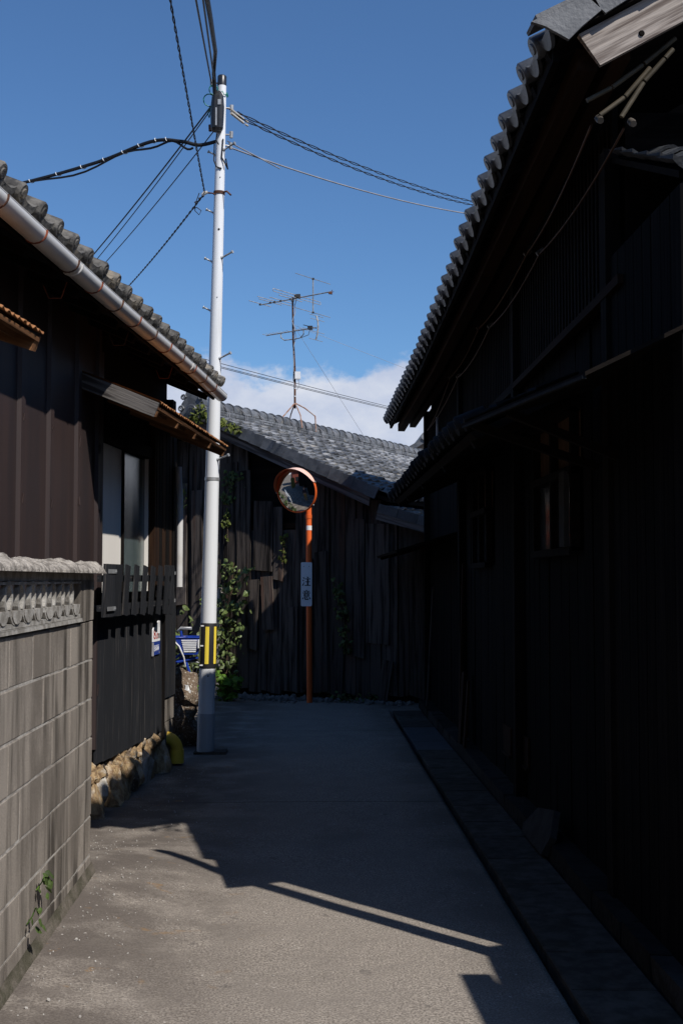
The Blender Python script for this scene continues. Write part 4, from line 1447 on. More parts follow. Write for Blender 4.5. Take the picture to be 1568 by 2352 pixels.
roll_me.grid(4, 10, rollf)
roll_me.add([rollf(1, i / 10) for i in range(11)] + [(rollf(1, i / 10)[0] * .8, .27, rollf(1, i / 10)[2] * .8) for i in range(11)], [(i, i + 1, 12 + i, 11 + i) for i in range(10)])
cap_m = roll_me.mesh('ridge_cap', 'ridge', fix=False)
while yy < 9.1:
    O('ridge_cap', cap_m, sroof, TRS((XR + R.uniform(-.006, .006), yy + .27, 4.092 + R.uniform(-.004, .004)), (math.pi * 0, 0, math.pi), (1, 1, 1)))
    yy += .245
k = 0
yy = .25
while yy < 8:
    b = MB()
    for dy in (0, .05):
        b.tube([(XR + .10, yy + dy * .3, 4.14), (XR + .155, yy + .04 + dy, 4.06), (XR + .165, yy + .02 + dy, 3.965)], .0035, 4)
    b.build('tie_wire', 'cablegrey', sroof)
    yy += .49
b = MB()
orn = []
for i in range(40):
    a = 2 * math.pi * i / 40
    r_ = .19 + .022 * math.cos(6 * a) + (.06 if math.sin(a) < -.2 and abs(math.cos(a)) > .5 else 0)
    orn.append((XR + .02 + r_ * math.cos(a) * .92, 4.06 + r_ * math.sin(a) * (1.15 if math.sin(a) > 0 else .95)))
b.prism(orn, (T0 - .06, T0 + .12), axis=1)
og = b.build('ridge_ornament', 'ridge', st)
b = MB()
cx, cz = XR + .03, 3.985
b.tube([(cx, T0 - .05, cz), (cx, T0 - .12, cz), (cx, T0 - .125, cz)], [.085, .085, .07], 20)
for i in range(8):
    a = 2 * math.pi * i / 8
    b.tube([(cx + .036 * math.cos(a), T0 - .118, cz + .036 * math.sin(a)), (cx + .036 * math.cos(a), T0 - .134, cz + .036 * math.sin(a))], [.013, .009], 8)
b.tube([(cx, T0 - .118, cz), (cx, T0 - .136, cz)], [.012, .009], 8)
b.build('ornament_disc', 'tile_dark', og)
for (a0, r0, px_, pz_) in ((0, .05, XR - .17, 4.02), (0, .05, XR + .2, 4.0), (0, .045, XR - .13, 4.18), (0, .045, XR + .16, 4.16)):
    b = MB()
    b.tube([(px_ + r0 * (1 - .07 * k) * math.cos(k * .7), T0 - .07, pz_ + r0 * (1 - .07 * k) * math.sin(k * .7)) for k in range(13)], .014, 6)
    b.build('ornament_scroll', 'ridge', og)
# lower lean-to roof behind the right end
b = MB()
b.prism([(1.22, 2.55), (2.75, 2.12), (2.75, 2.08), (1.22, 2.50)], (-.30, 6), axis=1)
lean = b.build('side_roof', 'dark', st)
dl2 = Vector((1, 0, -.28)).normalized()
lay_tiles(lean, (1.22, -.28, 2.57), (0, 1, 0), dl2, 16, 6, .27, .235, TS, TS_e, [(c, r) for c in range(9) for r in range(6)], jit=.012)
board('side_bargeboard', (1.18, -.31, 2.47), (2.7, -.31, 2.05), .15, .03, 'barge', lean, seg=4)
for i in range(5):
    b = MB()
    a = Vector((1.22 + .28 * i, -.325, 2.60 - .0784 * i))
    b.box(a + Vector((.14, 0, -.06)), (.285, .028, .12), Matrix.Translation(a) @ Matrix.Rotation(.273, 4, 'Y') @ Matrix.Translation(-a))
    b.build('verge_tile', 'tile_dark', lean)
b = MB()
b.box((1.86, 3.0, 1.03), (.9, 5.8, 2.04))
b.build('side_wall', 'dark', st)

# a darker roof far behind
dh = thing('far_house', 'small dark gabled roof peeping out behind the storehouse ridge', 'house', (3.0, 33, 0))
b = MB()
b.box((0, 2, 1.9), (4.2, 5, 3.8))
b.build('wall', 'dark', dh)
b = MB()
b.prism([(-2.7, 3.75), (0, 5.3), (2.7, 3.75), (2.7, 3.62), (0, 5.16), (-2.7, 3.62)], (-1, 5), axis=1)
rf_ = b.build('roof', 'tile_dark', dh)
b = MB()
b.tube([(0, -1.05, 5.32), (0, 5, 5.32)], .11, 10)
b.build('ridge', 'ridge', rf_)

# ================================================================== UTILITY POLE
P0, P1 = Vector((-.964, 11.7, .0)), Vector((-.838, 11.66, 6.42))
up_ = thing('utility_pole', 'tall tapered pale grey steel utility pole with step bolts and a black cable closure', 'utility pole', P0)


def pol(z, ang=None, out=0.0):
    t = z / 6.42
    c = (P1 - P0) * t
    if ang is not None:
        r_ = prad(z) + out
        c = c + Vector((math.cos(ang) * r_, math.sin(ang) * r_, 0))
    return c


def prad(z):
    return .0785 - (.0785 - .0415) * (z / 6.42) ** 1.1


b = MB()
zs = [.37, .8, 1.2, 1.8, 2.56, 3.2, 4, 4.8, 5.6, 6.34]
b.tube([pol(z) for z in zs], [prad(z) for z in zs], 32)
b.build('shaft', 'pole', up_)
b = MB()
b.tube([pol(-.05), pol(.36), pol(.37)], [.081, .080, .078], 32)
b.build('foot', 'polelow', up_, label='duller grey lower section of the pole')
b = MB()
b.tube([pol(6.33), pol(6.42), pol(6.43)], [.0435, .0435, .036], 20)
b.build('cap', 'boxblack', up_)
b = MB()
b.tube([pol(.79), pol(.80), pol(1.20), pol(1.21)], [prad(.8) + .003, prad(.8) + .006, prad(1.2) + .006, prad(1.2) + .003], 32, caps=False)
slv = b.build('warning_sleeve', 'sleeve', up_)
for k in range(6):
    a0 = rad(-92 + k * 60)
    b = MB()
    dw = rad(12.5)

    def strip(u, v, a0=a0):
        z = .832 + v * .345
        return pol(z, a0 - dw + u * 2 * dw, .009)
    b.grid(5, 2, strip)
    b.build('reflective_stripe', 'yellow', slv, fix=False)
for zz in (.82, 1.0, 1.185):
    b = MB()
    p = pol(zz, rad(-128), .010)
    b.box(p, (.028, .012, .012))
    b.build('sleeve_buckle', 'white', slv)
for zz, m, e in ((2.545, 'steel', .004), (5.275, 'rustmetal', .006)):
    b = MB()
    b.tube([pol(zz), pol(zz + .03)], [prad(zz) + e] * 2, 24)
    if zz > 5:
        b.tube([pol(zz + .015, rad(-40), .0), pol(zz + .015, rad(-40), .05), pol(zz - .03, rad(-38), .10)], .009, 6)
        b.tube([pol(zz + .015, math.pi, .0), pol(zz + .015, math.pi, .06)], .006, 6)
    b.build('band', m, up_)
for (zz, ang) in ((5.70, -38), (4.66, -38), (3.70, -38), (2.74, -38), (5.66, 172), (5.10, 172), (4.63, 172), (4.16, 172), (1.9, 172)):
    if zz < 2:
        continue
    a = rad(ang)
    b = MB()
    i0, i1 = pol(zz, a, -.005), pol(zz + .035, a, .125 if ang < 0 else .065)
    b.tube([i0, i0.lerp(i1, .06), i0.lerp(i1, .08), i1, i1.lerp(i0, -.02), i1.lerp(i0, -.10)], [.016, .016, .0085, .0085, .016, .015], 10)
    b.build('step_bolt', 'steel', up_)
for zz, r_ in ((4.93, .010), (5.52, .007), (4.28, .006), (.72, .007), (5.43, .005)):
    b = MB()
    b.tube([pol(zz, rad(-80), -.004), pol(zz, rad(-80), .004)], [r_, r_], 10)
    b.build('bolt_hole', 'signblack' if zz != 4.28 else 'steel', up_)
# cable closure strapped to the near side
b = MB()
bp_ = []
for z, w_, d_ in ((5.86, .052, .040), (5.885, .066, .052), (5.97, .070, .058), (6.10, .072, .060), (6.19, .062, .052), (6.24, .034, .034)):
    c = pol(z, rad(-110), .045)
    bp_.append([c + Vector((w_ * math.cos(a) * (abs(math.cos(a)) ** -.35 if abs(math.cos(a)) > .05 else 1) * .9, d_ * math.sin(a), 0)) for a in [2 * math.pi * (k + .5) / 12 for k in range(12)]])
vs = [v for g in bp_ for v in g]
b.add(vs, [(i * 12 + k, i * 12 + (k + 1) % 12, (i + 1) * 12 + (k + 1) % 12, (i + 1) * 12 + k) for i in range(5) for k in range(12)] + [tuple(range(11, -1, -1)), tuple(range(60, 72))])
bx = b.build('cable_closure', 'boxblack', up_)
b = MB()
c = pol(5.98, rad(-110), .045) + Vector((-.005, -.062, 0))
b.box(c, (.014, .004, .17))
b.box(c + Vector((.03, .0, .14)), (.03, .006, .05))
b.build('closure_label', 'steel', bx)
b = MB()
for q in ([pol(5.84, rad(-110), .04), pol(5.78, rad(-120), .03), pol(5.74, rad(-100), .02)], [pol(6.2, rad(-140), .05), pol(6.3, rad(-150), .05), pol(6.38, rad(-160), .05)], [pol(5.8, rad(-60), .01), pol(5.62, rad(-70), .008), pol(5.55, rad(-40), .03), pol(5.52, rad(-10), .03), pol(5.62, rad(-15), .01)], [pol(5.76, rad(-170), .012), pol(5.6, rad(-165), .012), pol(5.53, rad(-120), .012), pol(5.51, rad(-70), .012)]):
    b.tube(q, .007, 6)
b.build('loose_cable', 'cable', up_)
b = MB()
for (c0, r0) in ((Vector((-.11, -.05, 6.17)), .055), (Vector((-.07, -.05, 6.27)), .042)):
    q = [pol(6.2, math.pi, .03)] + [c0 - P0 * 0 + (P1 - P0) * .96 - Vector((0, 0, 6.17)) + Vector((r0 * math.cos(a), -.03 * math.sin(a * .5), r0 * math.sin(a) * 1.1)) for a in [rad(20 + 30 * k) for k in range(10)]] + [pol(6.19, math.pi, .02)]
    b.tube(q, .0055, 6)
b.tube([pol(6.24, rad(-100 + 20 * k), .012 + .006 * (k % 2)) + Vector((0, 0, .02 * math.sin(k * 2))) for k in range(12)], .005, 5)
b.tube([pol(6.12, math.pi, .05), pol(6.02, math.pi, .07), pol(6.06, math.pi, .085), pol(6.12, math.pi, .06)], .006, 5)
b.build('green_tie_wire', 'teal', up_)
for (zz, ang) in ((6.36, 175), (6.12, 10), (5.86, 5), (5.92, 180), (5.76, 20)):
    b = MB()
    a = rad(ang)
    b.tube([pol(zz, a, .0), pol(zz, a, .05)], .008, 6)
    b.tube([pol(zz - .03, a, .055), pol(zz + .03, a, .055)], [.016, .02], 8)
    b.build('cable_bracket', 'rustmetal' if zz == 5.92 else 'steel', up_)
b = MB()
b.box((.05, 0, .008), (.30, .22, .03), jit=.006)
b.build('base_plate', 'slab', up_)


# ------------------------------------------------------------------ wires and cables
def wire(name, label, pts, r, m='cable', cat='cable', n=6, group=None):
    pts = [Vector(p) for p in pts]
    b = MB()
    b.tube([p - pts[0] for p in pts], r, n, caps=False)
    o = b.build(name, m)
    o.location = pts[0]
    return tag(o, label, cat, group)


def twist(name, label, pts, r, rr, pitch, m='cable', cat='cable'):
    pts = [Vector(p) for p in pts]
    b = helix_pair([p - pts[0] for p in pts], r, pitch, rr, 4)
    o = b.build(name, m, fix=False)
    o.location = pts[0]
    return tag(o, label, cat)


c1 = [P0 + pol(5.79, math.pi, .0), Vector((-1.06, 11.68, 5.76)), Vector((-1.24, 11.75, 5.82)), Vector((-1.55, 11.95, 5.885)), Vector((-2.2, 12.7, 5.93)), Vector((-3.30, 14, 6.116)), Vector((-4.9, 16, 6.5)), Vector((-9, 21, 7.5))]
sp_ = []
for i in range(len(c1) - 1):
    for k in range(6):
        t = k / 6
        p = [c1[max(i - 1, 0)], c1[i], c1[i + 1], c1[min(i + 2, len(c1) - 1)]]
        sp_.append(.5 * ((2 * p[1]) + (p[2] - p[0]) * t + (2 * p[0] - 5 * p[1] + 4 * p[2] - p[3]) * t * t + (3 * p[1] - p[0] - 3 * p[2] + p[3]) * t ** 3))
b = MB()
og_ = sp_[0]
b.tube([p - og_ for p in sp_], .018, 8, caps=False)
wc = b.build('telephone_cable', 'cable')
wc.location = og_
tag(wc, 'thick black cable with white spiral wraps running left from the pole', 'cable')
b = MB()
b.tube([p - og_ + Vector((0, 0, -.035 - .03 * math.sin(i * .8))) for i, p in enumerate(sp_[8:])], .011, 6, caps=False)
b.build('second_strand', 'cable', wc)
b = MB()
for i in range(15, 33, 2):
    p, q = sp_[i], sp_[i + 1]
    ax_ = (q - p).normalized()
    u_ = ax_.orthogonal().normalized()
    w_ = ax_.cross(u_)
    b.tube([p - og_ + (u_ * math.cos(a) + w_ * math.sin(a)) * .024 + ax_ * (a / 6.28 * .10) for a in [k * .5 for k in range(10)]], .0045, 4)
b.build('spiral_wrap', 'white', wc)
a_ = P0 + pol(6.14, math.pi, .05)
wire('service_wire', 'upper of the dark wires sloping down left from the pole head', sag_line(a_, (-4.2, 19, 5.62), .08), .008)
wire('service_wire', 'thin dark wire running just below the upper sloping wire', sag_line(a_ + Vector((0, .02, -.02)), (-4.2, 19.1, 5.52), .10), .0055)
wire('service_wire', 'lowest thin dark wire sloping down left from the pole', sag_line(P0 + pol(5.88, math.pi, .03), (-4.05, 19, 5.55), .10), .0055, 'cable')
c3 = (-.994, 11.6, 5.27)
twist('twisted_wire', 'dark twisted wire rising steeply overhead left of the pole', sag_line(c3, (-.72, 3.4, 5.10), .02), .0055, .005, .30)
twist('twisted_wire', 'dark twisted wire dropping down left from the pole insulator', sag_line(c3, (-3.0, 18, 5.52), .06), .0055, .005, .30)
o = thing('wire_knob', 'small pale insulator with a coiled wire tail beside the pole', 'insulator', c3)
b = MB()
b.tube([(-.02, 0, -.02), (.0, 0, 0), (.03, 0, .01)], [.016, .02, .014], 8)
b.build('knob', 'ceramic', o)
b = MB()
b.tube([(.03, 0, .005), (.07, .0, .0), (.12, .06, .0)], .006, 6)
b.build('hook', 'rustmetal', o)
b = MB()
b.tube([(-.02 - .006 * k + .015 * math.cos(k), .01 * math.sin(k), -.03 - .006 * k) for k in range(14)], .005, 5)
b.tube([(-.05, 0, .0), (-.085, 0, -.1), (-.09, 0, -.17), (-.05, 0, -.21), (-.03, 0, -.17), (-.07, 0, -.14), (-.11, 0, -.15)], .0045, 5)
b.build('wire_tail', 'cable', o)
a_ = P0 + pol(6.36, rad(175), .06)
wire('overhead_cable', 'thick black cable coming down from above to the pole head', [P0 + pol(5.95, rad(-110), .07), P0 + pol(6.2, rad(-115), .08), P0 + pol(6.36, rad(-125), .07) + Vector((0, -.1, .02)), (-.83, 10.7, 6.25), (-.735, 9, 5.76), (-.66, 7.5, 5.35), (-.5, 4, 4.9)], .019)
wire('overhead_wire', 'thin black wire alongside the thick overhead cable', sag_line(a_, (-.66, 6, 5.0), .0, 6), .008)
wire('overhead_wire', 'second thin black wire beside the overhead cable', sag_line(a_ + Vector((.03, 0, .0)), (-.60, 6, 5.0), .0, 6), .008)
r0 = Vector((-.70, 11.7, 6.09))
twist('twisted_service_cable', 'upper dark twisted cable sagging right from white clamps to the dark house', sag_line(r0, (2.35, 16.3, 6.62), .09), .010, .0055, .55)
twist('twisted_service_cable', 'lower dark twisted cable sagging right from white clamps to the dark house', sag_line(r0 + Vector((0, 0, -.035)), (2.35, 16.3, 6.58), .11), .009, .0055, .5)
o = thing('cable_clamp', 'pair of white cable clamps on the twisted cables right of the pole', 'clamp', r0)
for dz_ in (0, -.035):
    b = MB()
    b.tube([(-.05, -.07, dz_ + .0), (.06, .10, dz_ - .03)], .013, 6)
    b.tube([(.075, .12, dz_ - .035), (.10, .15, dz_ - .04)], .010, 6)
    b.build('clamp_body', 'ceramic', o)
b = MB()
b.tube([(-.05, -.07, 0), (-.09, -.04, .02)], .005, 5)
b.build('clamp_link', 'rustmetal', o)
r1 = P0 + pol(5.80, rad(10), .02)
wire('support_wire', 'upper pale stay wire sagging to the right from the pole', sag_line(r1, (-.30, 12.3, 5.745), .0, 4), .006, 'cablegrey')
wire('support_wire', 'long pale double stay wire sagging right to the dark house', sag_line(r1 + Vector((.02, .0, -.06)), (2.4, 16.4, 6.49), .09), .0085, 'cablegrey')
for i, (z0, z1, lb) in enumerate(((7.07, 7.42, 'uppermost of three distant wires crossing behind the antenna'), (6.96, 7.38, 'middle one of three distant wires crossing behind the antenna'), (6.935, 7.34, 'lowest of three distant wires crossing behind the antenna'))):
    wire('distant_wire', lb, sag_line((-7.0, 21.2, z0 - .25), (4.9, 46.5, z1 + .25), .08, 20), .0085, 'cable', n=5)

# ================================================================== TRAFFIC MIRROR
tm = thing('traffic_mirror', 'orange convex traffic mirror on an orange post with a white caution plate', 'traffic mirror', (.008, 16.4, 0))
b = MB()
b.tube([(0, 0, -.05), (-.016, 0, 2.55), (-.018, 0, 2.60)], [.038, .038, .036], 20)
b.build('post', 'orange', tm)
b = MB()
b.tube([(-.0125, 0, 2.265), (-.0128, 0, 2.325)], .0395, 20)
b.build('reflective_band', 'white', tm)
MC = Vector((-.178, -.12, 2.782))
MN = Vector((-.50, -.84, -.20)).normalized()
ez = MN
ex = Vector((0, 0, 1)).cross(ez).normalized()
ey = ez.cross(ex)
ex, ey = (ex * math.cos(.20) + ey * math.sin(.20)), (ey * math.cos(.20) - ex * math.sin(.20))
MM = Matrix(((ex.x, ey.x, ez.x, MC.x), (ex.y, ey.y, ez.y, MC.y), (ex.z, ey.z, ez.z, MC.z), (0, 0, 0, 1)))
RM, CURV = .285, 1.5
b = MB()
NR, NA = 14, 48


def face(u, v):
    r_ = RM * (v + .0001)
    a = 2 * math.pi * u
    return MM @ Vector((r_ * math.cos(a), r_ * math.sin(a), math.sqrt(CURV ** 2 - r_ ** 2) - math.sqrt(CURV ** 2 - RM ** 2)))


b.grid(NA, NR, face)
b.build('mirror_face', 'mirror', tm, fix=False)
b = MB()
prof_ = [(.290, -.035), (.298, -.025), (.299, .006), (.294, .011), (.284, .009)]
b.grid(48, 4, lambda u, v: MM @ Vector((prof_[int(round(v * 4))][0] * math.cos(2 * math.pi * u), prof_[int(round(v * 4))][0] * math.sin(2 * math.pi * u), prof_[int(round(v * 4))][1])))
b.grid(48, 3, lambda u, v: MM @ Vector((.292 * (1 - v * .999) * math.cos(2 * math.pi * u), .292 * (1 - v * .999) * math.sin(2 * math.pi * u), -.045 - .03 * v)))
b.build('rim', 'orange', tm, fix=False)
b = MB()


def hood(u, v, r_=.303):
    a = rad(8) + rad(164) * u
    d_ = .115 * max(0.0, math.sin(math.pi * u)) ** .55
    return MM @ Vector((r_ * math.cos(a), r_ * math.sin(a), -.02 + v * (d_ + .03)))


b.grid(36, 3, lambda u, v: hood(u, v, .3)) 
b.add([hood(i / 36, 1) for i in range(37)] + [hood(i / 36, 1, .3) for i in range(37)], [(i, i + 1, 38 + i, 37 + i) for i in range(36)])
hd_ = b.build('hood', 'orange', tm, fix=False)
b = MB()
b.grid(36, 3, hood)
b.build('hood_back', 'hoodpale', hd_, fix=False, label='sun faded pale outer side of the hood')
b = MB()
for a in (rad(8), rad(-52), rad(172)):
    p = MM @ Vector((.305 * math.cos(a), .305 * math.sin(a), -.005))
    d_ = (MM.to_3x3() @ Vector((math.cos(a), math.sin(a), 0)))
    b.tube([p, p + d_ * .012], .01, 8)
kind(b.build('hood_bolt', 'steel', tm), 'stuff')
b = MB()
b.tube([(-.016, 0, 2.50), (-.06, -.03, 2.62), MC + Vector((.0, .05, -.0)) - MN * .03], .022, 8)
b.tube([(-.016, 0, 2.42), (-.016, -.002, 2.47)], .044, 16)
b.build('mirror_arm', 'orange', tm)
# caution plate
pw, ph = .145, .578
pc = Vector((-.044, -.047, 1.552))
b = MB()
cr_ = .018
pl = []
for (sx, sy, a0) in ((1, 1, 0), (-1, 1, 90), (-1, -1, 180), (1, -1, 270)):
    for k in range(5):
        a = rad(a0 + 22.5 * k)
        pl.append((sx * (pw / 2 - cr_) + cr_ * math.cos(a), sy * (ph / 2 - cr_) + cr_ * math.sin(a)))
b.prism(pl, (-.004, .004), Matrix.Translation(pc), axis=1)
plate = b.build('caution_plate', 'signwhite', tm)
b = MB()
for sx in (-.035, .035):
    b.tube([pc + Vector((sx, -.004, .235)), pc + Vector((sx, -.0075, .235))], .005, 8)
b.build('plate_rivet', 'signblack', plate)


def strokes(b, org, sx, sz, ss, M=None, axis=None):
    """brush strokes as flat quads: (x0, z0, x1, z1, w0, w1) on a 10 by 10 field"""
    for (x0, z0, x1, z1, w0, w1) in ss:
        d_ = Vector((x1 - x0, 0, z1 - z0)).normalized()
        n_ = Vector((-d_.z, 0, d_.x))
        q = [Vector((x0, 0, z0)) + n_ * w0 / 2, Vector((x0, 0, z0)) - n_ * w0 / 2, Vector((x1, 0, z1)) - n_ * w1 / 2, Vector((x1, 0, z1)) + n_ * w1 / 2]
        q = [org + Vector((p.x * sx, 0, p.z * sz)) for p in q]
        q2 = [p + Vector((0, -.0012, 0)) for p in q]
        b.add(q + q2, [(0, 1, 2, 3), (7, 6, 5, 4), (0, 4, 5, 1), (1, 5, 6, 2), (2, 6, 7, 3), (3, 7, 4, 0)])


chu = [(.9, 9.3, 2.5, 8.0, .5, 1.5), (.2, 6.5, 1.9, 5.4, .5, 1.5), (.5, .2, 2.4, 3.9, 1.5, .5), (5.6, 9.9, 7.2, 8.6, .5, 1.6), (3.2, 7.55, 9.7, 7.55, .75, .75), (3.7, 4.4, 9.2, 4.4, .75, .75), (2.9, .6, 10, .6, .85, .85), (6.5, 7.5, 6.5, .6, 1.7, 1.7)]
ii = [(5, 10.2, 5, 9.0, 1.3, 1.3), (1, 8.85, 9, 8.85, .65, .65), (3.0, 8.6, 3.7, 7.3, .7, 1.1), (7.1, 8.6, 6.3, 7.3, 1.1, .7), (.2, 7.05, 9.8, 7.05, .7, .7), (2.6, 6.3, 2.6, 3.4, 1.4, 1.4), (7.4, 6.3, 7.4, 3.4, 1.4, 1.4), (2.6, 6.1, 7.4, 6.1, .6, .6), (2.6, 4.85, 7.4, 4.85, .55, .55), (2.6, 3.6, 7.4, 3.6, .6, .6),
      (1.5, 2.7, .3, .7, .7, 1.3), (3.2, 2.9, 3.4, .6, 1.4, 1.3), (3.1, .6, 7.2, .5, 1.0, 1.1), (7.0, .3, 7.4, 1.8, 1.2, .4), (4.7, 3.0, 5.8, 1.8, .5, 1.4), (8.0, 2.8, 9.7, 1.0, .5, 1.5)]
b = MB()
strokes(b, pc + Vector((-.056, -.0045, -.022)), .0112, .0122, chu)
b.build('plate_letter', 'signblack', plate, fix=False)
b = MB()
strokes(b, pc + Vector((-.054, -.0045, -.205)), .0110, .0128, ii)
b.build('plate_letter', 'signblack', plate, fix=False)

# ================================================================== TV ANTENNA ON THE RIDGE
MX, MY = -1.637, 2.525
base = s2w(MX, MY, 0)
an = thing('tv_antenna', 'rusty antenna mast on the storehouse ridge carrying two television aerials', 'antenna', (base.x, base.y, 4.2))
b = MB()
b.tube([(0, 0, .18), (-.004, 0, .8), (-.03, 0, 1.3), (-.042, 0, 2.0)], [.017, .017, .016, .015], 10)
b.build('mast', 'rustmetal', an)
for f, bow in ((s2w(MX - .17, MY + .1, 4.15), .02), (s2w(MX - .10, MY - .30, 4.17), 0), (s2w(MX + .20, MY - .12, 4.04), .05), (s2w(MX + .30, MY + .16, 4.0), .14)):
    f = f - Vector((base.x, base.y, 4.2))
    t0 = Vector((0, 0, .27))
    b = MB()
    mid = t0.lerp(f, .55) + Vector((f.x, f.y, 0)).normalized() * bow + Vector((0, 0, bow * .3))
    b.tube([t0, t0.lerp(mid, .5) + Vector((0, 0, bow * .15)), mid, f], .011, 7)
    b.build('leg', 'ironleg', an)
bd = Vector((.79, -.613, .0))
ed = Vector((.613, .79, 0))
vh = Vector((-.042, 0, 1.965))
b = MB()
b.tube([vh + bd * -.70, vh + bd * .78 + Vector((0, 0, .02))], .010, 8)
b.box(vh + Vector((0, 0, -.005)), (.05, .05, .05))
vb = b.build('boom', 'alu', an)
for s, hl, w_ in ((-.69, .28, 1), (-.47, .29, 1), (-.38, .43, 1), (-.25, .28, 1), (-.04, .30, 1)):
    b = MB()
    c = vh + bd * s + Vector((0, 0, .022))
    b.tube([c - ed * hl, c + ed * hl], .0065, 6)
    b.build('element', 'alu', vb)
    b = MB()
    b.box(c + Vector((0, 0, -.012)), (.035, .035, .03))
    b.build('element_clip', 'boxblack', vb)
c = vh + bd * .10 + Vector((0, 0, .03))
b = MB()
fl = []
for sgn in (-1, 1):
    for k in range(7):
        a = rad(-90 + 30 * k) if sgn > 0 else rad(90 + 30 * k)
        fl.append(c + ed * (sgn * .60 + .022 * math.cos(a)) + Vector((0, 0, .022 * math.sin(a))))
fl.append(fl[0])
b.tube(fl, .0055, 6)
b.build('folded_dipole', 'alu', vb)
b = MB()
b.box(c + Vector((0, 0, .012)), (.10, .08, .055), jit=.006)
b.build('terminal_box', 'sleeve', vb)
c = vh + bd * .42
b = MB()
b.tube([c + Vector((0, 0, .28)), c + Vector((0, 0, -.27))], .009, 8)
b.build('reflector_bar', 'alu', vb)
for dz_ in (.28, -.27):
    b = MB()
    q = c + Vector((0, 0, dz_))
    b.tube([q - ed * .46, q + ed * .46], .0055, 6)
    b.build('element', 'alu', vb)
    b = MB()
    b.box(q, (.04, .03, .025))
    b.build('element_clip', 'boxblack', vb)
b = MB()
c = vh + bd * .77
b.box(c, (.05, .04, .04), jit=.008)
b.tube([c, c + Vector((.03, -.01, .05))], .005, 5)
b.tube([c, c + Vector((.05, -.02, .02))], .005, 5)
b.build('boom_end', 'rustmetal', vb)
uh = Vector((-.02, -.02, 1.435))
b = MB()
b.tube([uh + bd * -.58, uh + bd * .46 + Vector((0, 0, .01))], .009, 8)
ub = b.build('boom', 'alu', an)
for k in range(13):
    s = -.60 + k * .072
    if abs(s) < .03:
        continue
    b = MB()
    c = uh + bd * s + Vector((0, 0, .014))
    hl = .075 if k < 11 else .1
    b.tube([c - ed * hl, c + ed * hl], .004, 5)
    b.build('element', 'alu', ub)
b = MB()
c = uh + bd * .33 + Vector((0, 0, .02))
b.box(c, (.08, .07, .06), jit=.006)
b.tube([c - ed * .17 + Vector((0, 0, .02)), c + ed * .17 + Vector((0, 0, .02))], .007, 6)
b.build('terminal_box', 'boxblack', ub)
b = MB()
c = uh + bd * .46
q = [c + Vector((.0, 0, .20)), c + bd * .03 + Vector((0, 0, .1)), c + bd * .035, c + bd * .02 + Vector((0, 0, -.1)), c - bd * .01 + Vector((0, 0, -.19))]
b.tube(q, .012, 6)
for p in (q[0], q[1].lerp(q[0], .3), q[3].lerp(q[2], .3), q[4]):
    b.tube([p - ed * .18, p + ed * .18], .0045, 5)
b.build('corner_reflector', 'alu', ub)
b = MB()
b.tube([uh + bd * -.27, uh + bd * -.27 + Vector((0, 0, -.07)), uh + bd * -.20 + Vector((0, 0, -.12)), uh + Vector((.01, 0, -.125)), uh + bd * .13 + Vector((0, 0, -.12)), uh + bd * .2 + Vector((0, 0, -.07)), uh + bd * .2], .009, 7)
b.build('support_bow', 'alu', an)
b = MB()
b.tube([vh + bd * .08, vh + bd * .02 + Vector((.02, 0, -.1)), Vector((.0, -.02, 1.75)), Vector((-.05, -.025, 1.6)), Vector((-.01, -.03, 1.5)), Vector((.01, -.03, 1.33)), Vector((-.03, -.03, 1.15)), Vector((-.02, -.02, .9)), Vector((-.03, -.02, .65)), Vector((.0, -.03, .52))], .0065, 5)
b.tube([uh + bd * .33, uh + bd * .3 + Vector((0, 0, -.09)), uh + bd * .15 + Vector((0, 0, -.12))], .006, 5)
b.tube([Vector((.05, -.03, .66)), Vector((.07, -.03, .55)), Vector((.03, -.03, .48))], .005, 5)
b.build('coaxial_lead', 'cablegrey', an)
b = MB()
b.box((.045, -.03, .715), (.09, .05, .115), jit=.003)
b.box((.045, -.03, .655), (.05, .04, .02))
b.build('booster_box', 'white', an)
for zz in (.50, .37):
    b = MB()
    b.tube([(0, 0, zz), (0, 0, zz + .015)], .021, 8)
    b.build('mast_tape', 'white', an)
g0 = Vector((base.x, base.y, 4.2)) + Vector((-.03, 0, 1.55))
wire('guy_wire', 'fine stay wire from the antenna mast down to the ridge', [g0, s2w(XR + .02, 5.1, 4.17)], .0028, 'cablegrey', 'wire', 4)
wire('guy_wire', 'fine stay wire from the antenna mast sloping away right', [g0, s2w(XR + 3.2, 7.4, 4.3)], .0028, 'cablegrey', 'wire', 4)

# ================================================================== SMALL THINGS
# yellow drain elbow
ye = thing('drain_pipe', 'yellow plastic drain elbow at the foot of the brown house', 'pipe', (-1.185, 10.95, .05))
pts = [(-.20, -.03, .195)] + [(-.08 + .115 * math.sin(a), -.03 + .03 * math.sin(a), .08 + .115 * math.cos(a)) for a in [rad(6 * k) for k in range(0, 16)]] + [(.035, 0, .0)]
b = MB()
b.tube(pts, .055, 18)
b.build('elbow', 'yellowpipe', ye)
b = MB()
b.tube([(.035, 0, -.03), (.035, 0, .085)], .062, 18)
b.build('socket', 'yellowpipe', ye)
b = MB()
b.tube([(-.12, -.03, .195), (-.075, -.03, .195)], .061, 18)
b.build('socket', 'yellowpipe', ye)

# height sign on the black boards
nx_, ny_ = -math.sin(AL), math.cos(AL)


def l2w(x, y, z):
    return Vector((-1.47 + x * math.cos(AL) - y * math.sin(AL), 8.6 + x * math.sin(AL) + y * math.cos(AL), z))


